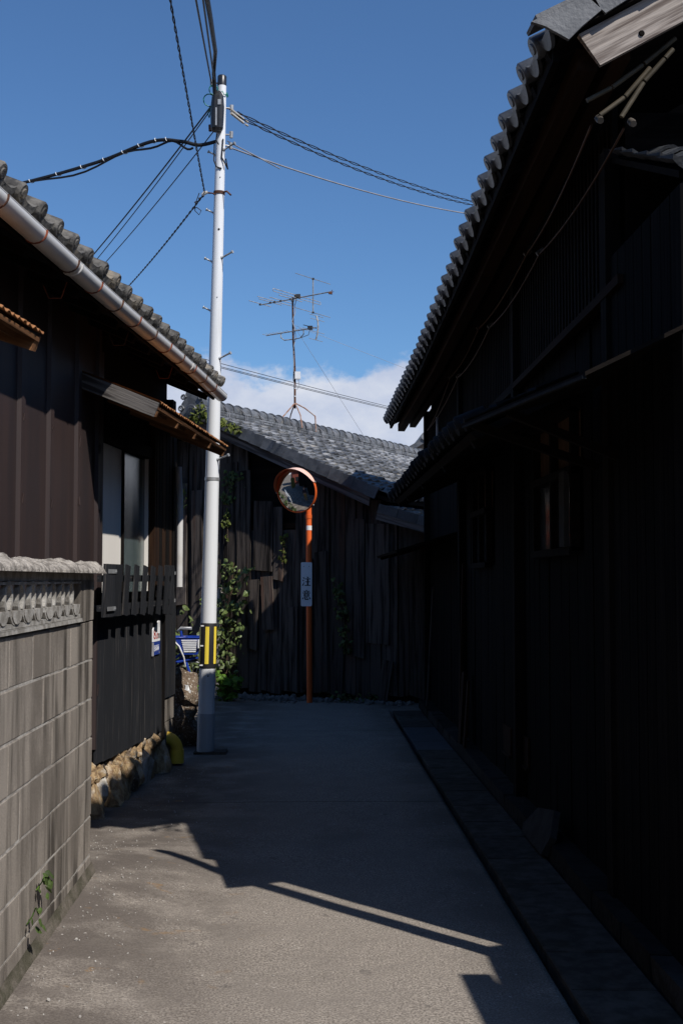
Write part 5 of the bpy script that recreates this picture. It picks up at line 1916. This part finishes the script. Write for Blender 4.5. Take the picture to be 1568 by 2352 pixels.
hs = thing('height_sign', 'small white and blue plate reading 8.0m on the black boards', 'sign', l2w(1.78, -.03, 0), AL)
SW = .265
b = MB()
b.prism([(-SW / 2, 1.105), (SW / 2, 1.105), (SW / 2, 1.27), (SW / 2 - .07, 1.275), (.0, 1.225), (-SW / 2 + .03, 1.222), (-SW / 2, 1.205)], (-.004, .004), axis=1)
b.build('plate', 'signwhite', hs, label='white upper half with a notched top')
b = MB()
b.prism([(-SW / 2 + .005, .995), (SW / 2, .995), (SW / 2, 1.104), (-SW / 2, 1.104)], (-.0045, .004), axis=1)
b.build('plate', 'signblue', hs, label='blue lower half')
b = MB()
b.prism([(-SW / 2 - .012, .99), (-SW / 2 + .004, .99), (-SW / 2 - .001, 1.1), (-SW / 2 - .006, 1.1)], (-.012, .003), axis=1)
b.build('bent_edge', 'cablegrey', hs)


def ring(b, cx, cz, rx, rz, w, n=20, y=-.0056):
    o_ = [(cx + rx * math.cos(2 * math.pi * k / n), y, cz + rz * math.sin(2 * math.pi * k / n)) for k in range(n)]
    i_ = [(cx + (rx - w) * math.cos(2 * math.pi * k / n), y, cz + (rz - w * .7) * math.sin(2 * math.pi * k / n)) for k in range(n)]
    b.add(o_ + i_, [(k, (k + 1) % n, n + (k + 1) % n, n + k) for k in range(n)])


b = MB()
ring(b, -.072, 1.186, .036, .020, .016)
ring(b, -.072, 1.148, .042, .022, .017)
ring(b, .022, 1.150, .030, .024, .013)
b.add([(-.028, -.0056, 1.126), (-.012, -.0056, 1.126), (-.012, -.0056, 1.134), (-.028, -.0056, 1.134)], [(0, 1, 2, 3)])
b.build('numeral', 'signred', hs, fix=False)
b = MB()
strokes(b, Vector((.062, -.0046, 1.126)), .0055, .0045, [(0, 0, 0, 9, 1.8, 1.8), (4.5, 0, 4.5, 8, 1.8, 1.8), (9, 0, 9, 8, 1.8, 1.8), (0, 8.4, 9, 8.4, 1.5, 1.5)])
b.build('unit_letter', 'sleeve', hs, fix=False)
b = MB()
kan = [(0, 0, 0, 10, 1, 1), (3.4, 0, 3.4, 10, 1, 1), (0, 9.6, 3.4, 9.6, 1.1, 1.1), (0, 5, 3.4, 5, 1, 1), (0, .4, 3.4, .4, 1.1, 1.1),
       (5, 9, 9, 9.6, 1, 1), (7, 0, 7, 10, 1.2, 1.2), (5, 6, 9.2, 6, 1, 1), (7, 5, 5, 1, 1, .7), (7, 5, 9.2, 1, 1, .7),
       (10.6, 9.5, 14.6, 9.5, 1, 1), (12.6, 9.5, 12.6, 0, 1.2, 1.2), (10.6, 6.4, 10.6, 1.5, 1, 1), (14.6, 6.4, 14.6, 1.5, 1, 1), (10.6, 6.4, 14.6, 6.4, 1, 1)]
strokes(b, Vector((-.085, -.005, 1.028)), .0112, .0046, kan)
b.build('plate_letter', 'signwhite', hs, fix=False)
b = MB()
b.add([(SW / 2 - .05, -.0056, 1.003), (SW / 2 - .015, -.0056, 1.003), (SW / 2 - .015, -.0056, 1.015), (SW / 2 - .05, -.0056, 1.015)], [(0, 1, 2, 3)])
for k in range(4):
    b.add([(SW / 2 - .05, -.0047, 1.225 + .011 * k), (SW / 2 - .022, -.0047, 1.225 + .011 * k), (SW / 2 - .022, -.0047, 1.230 + .011 * k), (SW / 2 - .05, -.0047, 1.230 + .011 * k)], [(0, 1, 2, 3)])
b.build('small_print', 'cablegrey', hs, fix=False)

# rough stone pier at the corner of the crossing
rp = thing('stone_pier', 'ragged pier of lichened brown boulders behind the corner of the brown house', 'stone pier', (-1.27, 12.3, 0))
for i, (dx, dy, z, sx, sy, sz, m) in enumerate(((.05, 0, .10, .25, .30, .36, 'stone_brown'), (-.06, -.04, .17, .20, .26, .46, 'stone_brown'), (.01, .02, .34, .20, .30, .26, 'stone_brown'), (-.02, .02, .46, .25, .30, .30, 'stone_brown'), (.03, .03, .66, .27, .32, .36, 'stone_brown'), (-.06, -.02, .62, .26, .30, .36, 'stone_brown'))):
    O('boulder', rock_mesh('boulder', m, 80 + i * 5, 3, .30, 1.1), rp, TRS((dx, dy, z * .88), (R.uniform(-.3, .3), R.uniform(-.3, .3), R.uniform(-2, 2)), (sx * 1.2, sy * 1.15, sz * 1.22)))
b = MB()
b.box((.085, -.10, .56), (.035, .02, .05), jit=.012)
b.box((.11, -.10, .52), (.03, .02, .03), jit=.01)
tg_ = b.build('paper_scrap', 'white')
tg_.location = (-1.27, 12.27, 0)
tag(tg_, 'crumpled white scrap caught beside the boulder pier', 'scrap')

# bicycle
bi = thing('bicycle', 'blue bicycle with a blue and white front basket beyond the boulder pier', 'bicycle', (-1.50, 16.2, 0), rad(6))


def wheel(cx, r_=.285):
    b = MB()
    c = Vector((cx, 0, r_ + .005))
    b.tube([c + Vector((r_ * math.cos(2 * math.pi * k / 32), 0, r_ * math.sin(2 * math.pi * k / 32))) for k in range(33)], .018, 8, caps=False)
    w = b.build('wheel', 'tyre', bi)
    b = MB()
    b.tube([c + Vector(((r_ - .025) * math.cos(2 * math.pi * k / 32), 0, (r_ - .025) * math.sin(2 * math.pi * k / 32))) for k in range(33)], .011, 8, caps=False)
    b.build('rim', 'steel', w)
    b = MB()
    for k in range(20):
        a = 2 * math.pi * k / 20
        b.tube([c + Vector((0, .02 * (-1) ** k, 0)), c + Vector(((r_ - .03) * math.cos(a), 0, (r_ - .03) * math.sin(a)))], .0018, 3)
    b.tube([c + Vector((0, -.04, 0)), c + Vector((0, .04, 0))], .018, 8)
    kind(b.build('spoke', 'steel', w), 'stuff')
    b = MB()
    ang = [rad(20 + 12 * k) for k in range(14)]
    for sgn in (-.022, .022):
        pass
    b.grid(13, 2, lambda u, v: c + Vector(((r_ + .035) * math.cos(rad(20 + 156 * u)), -.026 + .052 * v, (r_ + .035) * math.sin(rad(20 + 156 * u)))))
    b.build('mudguard', 'steel', bi, fix=False)


wheel(.0)
wheel(-1.0)
b = MB()
for q in ([(0, .05, .27), (-.09, .05, .55)], [(0, -.05, .27), (-.09, -.05, .55)], [(-.09, 0, .55), (-.14, 0, .80), (-.16, 0, .95)], [(-.10, 0, .62), (-.42, 0, .40), (-.52, 0, .31)], [(-.11, 0, .68), (-.40, 0, .48), (-.56, 0, .40)], [(-.52, 0, .30), (-.66, 0, .78)], [(-.52, 0, .30), (-1.0, .05, .27)], [(-.52, 0, .30), (-1.0, -.05, .27)], [(-.62, 0, .62), (-1.0, .05, .27)], [(-.62, 0, .62), (-1.0, -.05, .27)]):
    b.tube(q, .018, 8)
b.build('frame', 'bikeblue', bi)
b = MB()
b.tube([(-.02, -.24, .98), (-.16, -.22, .985), (-.20, -.06, .95), (-.20, .06, .95), (-.16, .22, .985), (-.02, .24, .98)][::1], .011, 8)
b.build('handlebar', 'steel', bi)
b = MB()
b.box((-.68, 0, .82), (.24, .15, .06), jit=.01)
b.build('saddle', 'boxblack', bi)
b = MB()
tp, bt = [(-.24, -.16), (.10, -.16), (.10, .16), (-.24, .16)], [(-.14, -.12), (.06, -.12), (.06, .12), (-.14, .12)]
zt, zb_ = .87, .65
b.add([(x, y, zt) for x, y in tp] + [(x, y, zb_) for x, y in bt], [(4, 5, 6, 7), (0, 1, 5, 4), (1, 2, 6, 5), (2, 3, 7, 6), (3, 0, 4, 7)])
b.tube([(x, y, zt) for x, y in tp + tp[:1]], .012, 6)
bk = b.build('basket', 'bikeblue', bi, fix=False)
for k in range(7):
    f = .16 + k * .11
    z = zt - (zt - zb_) * f
    y_ = -.16 + .04 * f - .006
    b = MB()
    b.box((-.055 + .015 * f, y_, z), (.21 - .07 * f, .004, .014))
    b.build('basket_slat', 'white', bk)
b = MB()
b.box((.075, -.155, .79), (.03, .03, .11), jit=.004)
b.build('lamp', 'white', bi)
b = MB()
b.tube([(-.28, -.17, .86), (-.18, -.18, .76), (-.12, -.17, .62), (-.10, -.12, .50)], .011, 6)
b.build('brake_cable', 'white', bi)
b = MB()
b.tube([(-.24, -.05, .54), (.02, -.05, .60)], .02, 6)
b.box((.04, -.05, .605), (.05, .03, .02))
b.build('basket_stay', 'bikeblue', bi)

# old concrete post among the shrub, gravel strip under the storehouse wall
cp = thing('concrete_post', 'pale weathered concrete post standing among the climbing shrub', 'post', s2w(-1.36, -.16, 0), BS)
b = MB()
b.box((0, 0, .74), (.085, .085, 1.52), jit=.004)
b.build('shaft', 'mortar', cp)
b = MB()
b.box((.066, .0, .62), (.03, .05, 1.2), jit=.004)
b.build('side_batten', 'plank', cp)
gv = MB()
rk = rock_mesh('gravel_lump', 'gravel', 5, 1, .35)
for k in range(900):
    x_ = R.uniform(-1.7, 1.6)
    y_ = -.10 - abs(R.gauss(0, .20)) * (1.2 if x_ < .2 else .7)
    s = R.uniform(.015, .06) * (1.0 if R.random() < .9 else 1.7)
    p = s2w(x_, y_, 0)
    Mx = TRS((p.x, p.y, ground_z(p.x, p.y) + s * .22), (R.uniform(0, 6), R.uniform(0, 6), R.uniform(0, 6)), (s, s, s * .8))
    gv.add([Mx @ v.co for v in rk.vertices], [tuple(q.vertices) for q in rk.polygons])
kind(gv.build('gravel', 'gravel', fix=False), 'stuff')
# grit along the foot of the block wall and of the stones
gt = MB()
for k in range(520):
    y_ = R.uniform(3.8, 11)
    x_ = -1.08 + abs(R.gauss(0, .22)) if y_ < 6.8 else -1.40 + .05 * (y_ - 7) + abs(R.gauss(0, .3))
    s = R.uniform(.004, .011) * (1.0 if R.random() < .93 else 1.8)
    Mx = TRS((x_, y_, ground_z(x_, y_) + s * .2), (R.uniform(0, 6), R.uniform(0, 6), R.uniform(0, 6)), (s, s, s * .7))
    gt.add([Mx @ v.co for v in rk.vertices], [tuple(q.vertices) for q in rk.polygons])
kind(gt.build('grit', 'mortar', fix=False), 'stuff')

# boards and a pale slab leaning against the dark house
for i, (y0, x0, L, tl, lb) in enumerate(((11.9, 1.43, 1.75, .03, 'tall narrow brown board leaning on the dark house wall'), (11.3, 1.40, .68, .07, 'short brown plank leaning low on the dark house wall'), (11.62, 1.40, .74, .06, 'wider brown plank beside the short one on the dark house wall'), (14.9, 1.40, 1.5, .06, 'thin pale lath upright at the far corner of the dark house'))):
    me = plank_mesh('leaning_board', L, (.05, .10, .16, .035)[i], .02, 'brownwood' if i < 3 else 'plank', 4, .003, cut0=.01, cut1=.02)
    o = O('leaning_board', me, None, frame((x0, y0, .03), (tl, .02, 1), (0, 1, 0)))
    tag(o, lb, 'board')
b = MB()
b.prism([(-.35, 0), (.30, 0), (.34, .05), (.1, .20), (-.30, .26), (-.42, .12)], (-.02, .02), Matrix.Rotation(.35, 4, 'Y') @ Matrix.Identity(4), axis=0)
o = b.build('pale_slab', 'greyslab')
o.location = (1.36, 7.6, .02)
tag(o, 'thin pale broken slab leaning at the foot of the dark house', 'slab')

# ------------------------------------------------------------------ plants
g = (-.477, -.879, .25)
vine('climbing_shrub', 'leafy climbing shrub beside the pole on the storehouse planks', s2w(-1.25, -.12, 0), [s2w(-1.25, -.12, .3), s2w(-1.3, -.14, .9), s2w(-1.18, -.12, 1.3), s2w(-1.22, -.10, 1.85)], .36, 300, .080, 'leafpale', g, 4, 'shrub', None, .35, .16, .007)
sh2 = vine('climbing_shrub', 'thin leafy branches reaching right from the climbing shrub', s2w(-1.1, -.2, 1.0), [s2w(-1.15, -.18, 1.0), s2w(-.98, -.22, 1.25), s2w(-.86, -.24, 1.62), s2w(-.74, -.24, 1.78)], .12, 22, .10, 'leafpale', g, 1, 'shrub', None, .2, .1, .005)
vine('ivy_vine', 'ivy strand hanging over the big loose plank left of the pole', s2w(-2.1, -.09, 2.5), [s2w(-2.28, -.09, 2.25), s2w(-2.24, -.09, 2.7), s2w(-2.08, -.09, 3.05), s2w(-2.02, -.09, 2.85), s2w(-2.06, -.09, 2.6)], .11, 110, .055, 'ivy', g, 1, 'ivy', None, .2, .05)
vine('ivy_vine', 'ivy creeping round the ridge end ornament beside the pole', s2w(-1.6, -.45, 3.8), [s2w(-1.95, -.44, 3.72), s2w(-1.75, -.48, 3.83), s2w(-1.5, -.48, 3.86), s2w(-1.42, -.48, 4.05)], .12, 90, .06, 'ivy', (-.3, -.9, .5), 1, 'ivy', None, .2, .05)
vine('ivy_vine', 'ivy trailing down the roof edge right of the pole', s2w(-1.2, -.45, 3.8), [s2w(-1.45, -.44, 3.92), s2w(-1.2, -.45, 3.80), s2w(-1.0, -.44, 3.72), s2w(-.85, -.42, 3.66)], .09, 90, .062, 'ivy', (-.3, -.9, .5), 1, 'ivy', None, .4, .05)
vine('ivy_vine', 'narrow ivy strand on the lit planks just right of the pole', s2w(-1.29, -.05, 2.2), [s2w(-1.29, -.06, 2.15), s2w(-1.28, -.07, 2.4), s2w(-1.29, -.06, 2.58)], .05, 44, .05, 'ivy', g, 1, 'ivy', None, .3, .04)
vine('ivy_vine', 'small ivy sprig in the gap of the broken planks', s2w(-.36, -.05, 2.0), [s2w(-.37, -.06, 1.86), s2w(-.36, -.07, 2.05), s2w(-.37, -.06, 2.2)], .06, 30, .05, 'ivy', g, 1, 'ivy', None, .3, .04)
vine('ivy_vine', 'shaded ivy strand on the dark planks right of the orange post', s2w(.58, -.06, 1.1), [s2w(.62, -.06, .65), s2w(.58, -.07, 1.0), s2w(.55, -.06, 1.3), s2w(.44, -.06, 1.58)], .10, 90, .06, 'darkivy', g, 1, 'ivy', None, .2, .05)
vine('ivy_vine', 'dark ivy patch high under the bargeboard right of the pole', s2w(-1.2, -.05, 2.95), [s2w(-1.3, -.05, 2.7), s2w(-1.2, -.07, 2.95), s2w(-1.15, -.06, 3.15)], .2, 70, .055, 'darkivy', g, 1, 'ivy', None, .2, .04)


def clump(name, label, c, rx, ry, h, n, size, which, cat='plant', stems=6):
    t = thing(name, label, cat, c)
    b = MB()
    tips = []
    for k in range(stems):
        a = R.uniform(0, 6.28)
        q = Vector((rx * math.cos(a) * R.uniform(.3, 1), ry * math.sin(a) * R.uniform(.3, 1), h * R.uniform(.6, 1)))
        tips.append(q)
        b.tube([(q.x * .15, q.y * .15, 0), (q.x * .6, q.y * .6, q.z * .55), q], [.006, .005, .003], 5)
    b.build('stem', 'stem', t)
    for k in range(n):
        q = R.choice(tips)
        f = R.uniform(.25, 1.05)
        p = Vector((q.x * f, q.y * f, q.z * f)) + Vector((R.gauss(0, rx * .28), R.gauss(0, ry * .28), R.gauss(0, h * .10)))
        p.z = max(.02, p.z)
        leaf_at(t, p, size * R.uniform(.6, 1.3), which, (p.x * .6, p.y * .6 - .3, .7), .5)
    return t


clump('weed', 'bright green weed between the boulder pier and the pole', (-1.50, 15.75, 0), .16, .2, .46, 130, .085, 'weed')
clump('weed', 'bright green weed clump just right of the pole foot', (-1.10, 16.6, 0), .17, .2, .42, 140, .085, 'weed')
clump('weed', 'low weed under the storehouse planks right of the orange post', s2w(.75, -.25, 0), .35, .1, .14, 60, .06, 'leaf')
clump('garden_bush', 'dusty green bush behind the bicycle', (-1.85, 17.2, .0), .65, .35, 1.28, 300, .10, 'leafpale', 'bush', 12)
clump('garden_bush', 'low leafy growth behind the bicycle wheel', (-1.70, 16.75, .0), .5, .2, .55, 90, .09, 'leaf', 'bush', 8)
for (yy, zz, lb, n) in ((5.20, .345, 'larger sprig of the two weeds growing from the block wall joint', 9), (5.03, .252, 'smaller lower sprig of the two weeds on the block wall', 6)):
    t = thing('wall_weed', lb, 'weed', (XW + .004, yy, zz))
    b = MB()
    b.tube([(0, 0, 0), (.02, .01, .03), (.03, .02, .06)], .003, 4)
    b.build('stem', 'weed', t)
    for k in range(n):
        leaf_at(t, Vector((.02 + R.uniform(0, .04), R.gauss(0, .03), R.uniform(-.01, .07))), R.uniform(.028, .045), 'weedwall', (.9, -.2, .4), .35)

# ------------------------------------------------------------------ down the side street, seen in the mirror
rw = thing('railing', 'white tubular railing along the side street seen in the mirror', 'railing', (-7.15, 14.5, 0), rad(7))
for k in range(4):
    b = MB()
    b.tube([(-1.8 + 1.2 * k, 0, 0), (-1.8 + 1.2 * k, 0, .8)], .035, 8)
    b.build('railing_post', 'signwhite', rw)
for zz in (.4, .8):
    b = MB()
    b.tube([(-1.9, 0, zz), (1.9, 0, zz)], .035, 8)
    b.build('rail', 'signwhite', rw)
for k in range(4):
    clump('side_bush', ['leafy bush at the near end of the white railing', 'leafy bush behind the middle of the white railing', 'leafy bush behind the far end of the white railing', 'leafy bush beyond the end of the white railing'][k], (-4.0 - 2.1 * k, 15.3 + .2 * (k % 2), 0), .9, .35, .55, 80, .2, 'leaf', 'bush', 7)
sdh = thing('red_house', 'faded red walled house down the side street seen in the mirror', 'house', (-16.5, 6.6, 0), rad(15))
b = MB()
b.box((0, 0, 2), (4, 4, 4))
b.build('wall', 'redwall', sdh)
b = MB()
b.prism([(-2.4, 3.9), (0, 5.2), (2.4, 3.9), (2.4, 3.75), (0, 5.05), (-2.4, 3.75)], (-2.4, 2.4), axis=1)
b.build('roof', 'tile_dark', sdh)
b = MB()
b.box((2.02, .3, 1.4), (.04, 1.2, 1.2))
b.build('window', 'glassdark', sdh)

yw = thing('yellow_fence', 'olive yellow board fence down the side street seen in the mirror', 'fence', (-11.8, 10.7, 0), rad(66))
for k in range(7):
    b = MB()
    b.box((-.75 + .25 * k, 0, 1.05), (.235, .03, 2.1), jit=.004)
    b.build('board', 'yellowwall', yw)
b = MB()
b.box((0, .04, 1.7), (1.8, .04, .07))
b.box((0, .04, .4), (1.8, .04, .07))
kind(b.build('fence_rail', 'yellowwall', yw), 'stuff')


def skin_mesh(name, verts, edges, m, sub=2):
    """grow a smooth surface round a skeleton: verts = (x, y, z, radius x, radius y)"""
    me = bpy.data.meshes.new(name + '_skeleton')
    me.from_pydata([v[:3] for v in verts], edges, [])
    o = bpy.data.objects.new(name + '_skeleton', me)
    COL.objects.link(o)
    o.modifiers.new('skin', 'SKIN')
    for i, v in enumerate(verts):
        sv = me.skin_vertices[0].data[i]
        sv.radius = (v[3], v[4])
        sv.use_root = i == 0
    sb = o.modifiers.new('smooth', 'SUBSURF')
    sb.levels = sb.render_levels = sub
    dg = bpy.context.evaluated_depsgraph_get()
    out = bpy.data.meshes.new_from_object(o.evaluated_get(dg))
    out.name = name
    out.materials.clear()
    out.materials.append(MT[m])
    for p in out.polygons:
        p.use_smooth = True
    bpy.data.objects.remove(o)
    return out


MT['skin'] = mat('skin', (0.45, 0.27, 0.19), (0.40, 0.23, 0.16), rough=0.6, spec=0.3, bump=0, rnd=0)
MT['jacket'] = mat('dark_jacket', (0.05, 0.035, 0.045), (0.035, 0.028, 0.035), rough=0.9, spec=0.1, bump=0.2, rnd=0)
MT['trousers'] = mat('ochre_trousers', (0.36, 0.22, 0.06), (0.28, 0.17, 0.05), rough=0.9, spec=0.1, bump=0.2, rnd=0)
MT['hair'] = mat('black_hair', (0.012, 0.01, 0.01), (0.02, 0.016, 0.015), rough=0.6, spec=0.3, bump=0.2, rnd=0)
pe = thing('person', 'person in dark jacket and ochre trousers in the side street, seen in the mirror', 'person', (-4.1, 13.1, 0), rad(-35))
bv = [(0, 0, .92, .13, .10), (0, 0, 1.12, .115, .09), (0, 0, 1.32, .15, .10), (0, 0, 1.42, .06, .055), (0, 0, 1.49, .05, .05), (0, -.01, 1.56, .07, .085), (0, -.01, 1.64, .072, .09), (0, 0, 1.70, .045, .055)]
be = [(0, 1), (1, 2), (2, 3), (3, 4), (4, 5), (5, 6), (6, 7)]


def chain(start, pts):
    prev = start
    for p in pts:
        bv.append(p)
        be.append((prev, len(bv) - 1))
        prev = len(bv) - 1
    return prev


for sx in (-1, 1):
    chain(0, [(sx * .09, 0, .84, .085, .085), (sx * .10, .01, .48, .055, .058), (sx * .105, .03, .28, .048, .052), (sx * .11, .04, .08, .034, .036), (sx * .12, -.05, .035, .036, .028), (sx * .125, -.14, .025, .034, .020)])
    h = chain(2, [(sx * .17, 0, 1.35, .055, .055), (sx * .21, .02, 1.10, .040, .042), (sx * .22, -.05, .86, .028, .03), (sx * .22, -.07, .80, .034, .018)])
    for f, (dx, L) in enumerate(((-.024, .065), (-.008, .075), (.008, .072), (.023, .058))):
        chain(h, [(sx * .22 + dx * .4, -.075 + dx, .77, .009, .009), (sx * .22 + dx * .4, -.085 + dx, .77 - L * .6, .008, .008), (sx * .215 + dx * .4, -.08 + dx, .77 - L, .006, .006)])
    chain(h, [(sx * .20, -.10, .80, .010, .010), (sx * .195, -.12, .765, .008, .008)])
chain(6, [(0, -.098, 1.605, .012, .014)])
for sx in (-1, 1):
    chain(6, [(sx * .078, .01, 1.61, .010, .016)])
O('body', skin_mesh('body', bv, be, 'skin'), pe)
jv = [(0, 0, .90, .150, .118), (0, 0, 1.10, .138, .108), (0, 0, 1.32, .168, .115), (0, 0, 1.415, .075, .068)]
je = [(0, 1), (1, 2), (2, 3)]
for sx in (-1, 1):
    k = len(jv)
    jv += [(sx * .17, 0, 1.355, .066, .066), (sx * .21, .02, 1.10, .054, .056), (sx * .22, -.045, .88, .044, .046)]
    je += [(2, k), (k, k + 1), (k + 1, k + 2)]
O('jacket', skin_mesh('jacket', jv, je, 'jacket'), pe)
tv = [(0, 0, .95, .140, .11), (0, 0, .86, .135, .108)]
te = [(0, 1)]
for sx in (-1, 1):
    k = len(tv)
    tv += [(sx * .09, 0, .80, .092, .092), (sx * .10, .01, .48, .068, .070), (sx * .108, .035, .12, .058, .060)]
    te += [(1, k), (k, k + 1), (k + 1, k + 2)]
O('trousers', skin_mesh('trousers', tv, te, 'trousers'), pe)
O('hair', skin_mesh('hair', [(0, .025, 1.67, .078, .088), (0, .055, 1.58, .066, .055), (0, -.02, 1.735, .05, .06)], [(0, 1), (0, 2)], 'hair'), pe)
for sx in (-1, 1):
    b = MB()
    b.tube([(sx * .03, -.088, 1.635), (sx * .03, -.098, 1.635)], [.010, .006], 8)
    b.build('eye', 'hair', pe)
b = MB()
b.tube([(-.022, -.088, 1.565), (0, -.096, 1.563), (.022, -.088, 1.565)], .004, 5)
b.build('mouth', 'redwall', pe)

# ------------------------------------------------------------------ what repeats belongs together
GROUPS = {'service_wire': 'wires sloping down left from the pole', 'twisted_wire': 'twisted wires at the pole insulator', 'twisted_service_cable': 'twisted cables to the dark house',
          'overhead_wire': 'thin wires coming down to the pole head', 'support_wire': 'pale stay wires right of the pole', 'distant_wire': 'distant wires behind the antenna', 'guy_wire': 'stay wires of the antenna mast',
          'leaning_board': 'boards leaning on the dark house', 'ivy_vine': 'ivy on the storehouse', 'climbing_shrub': 'shrub growth on the storehouse planks', 'weed': 'weeds at the foot of the storehouse',
          'garden_bush': 'bushes behind the bicycle', 'wall_weed': 'weeds in the block wall', 'side_bush': 'bushes along the white railing'}
for o in list(S.objects):
    if o.parent is None and 'category' in o:
        gname = GROUPS.get(o.name.split('.')[0])
        if gname:
            o['group'] = gname
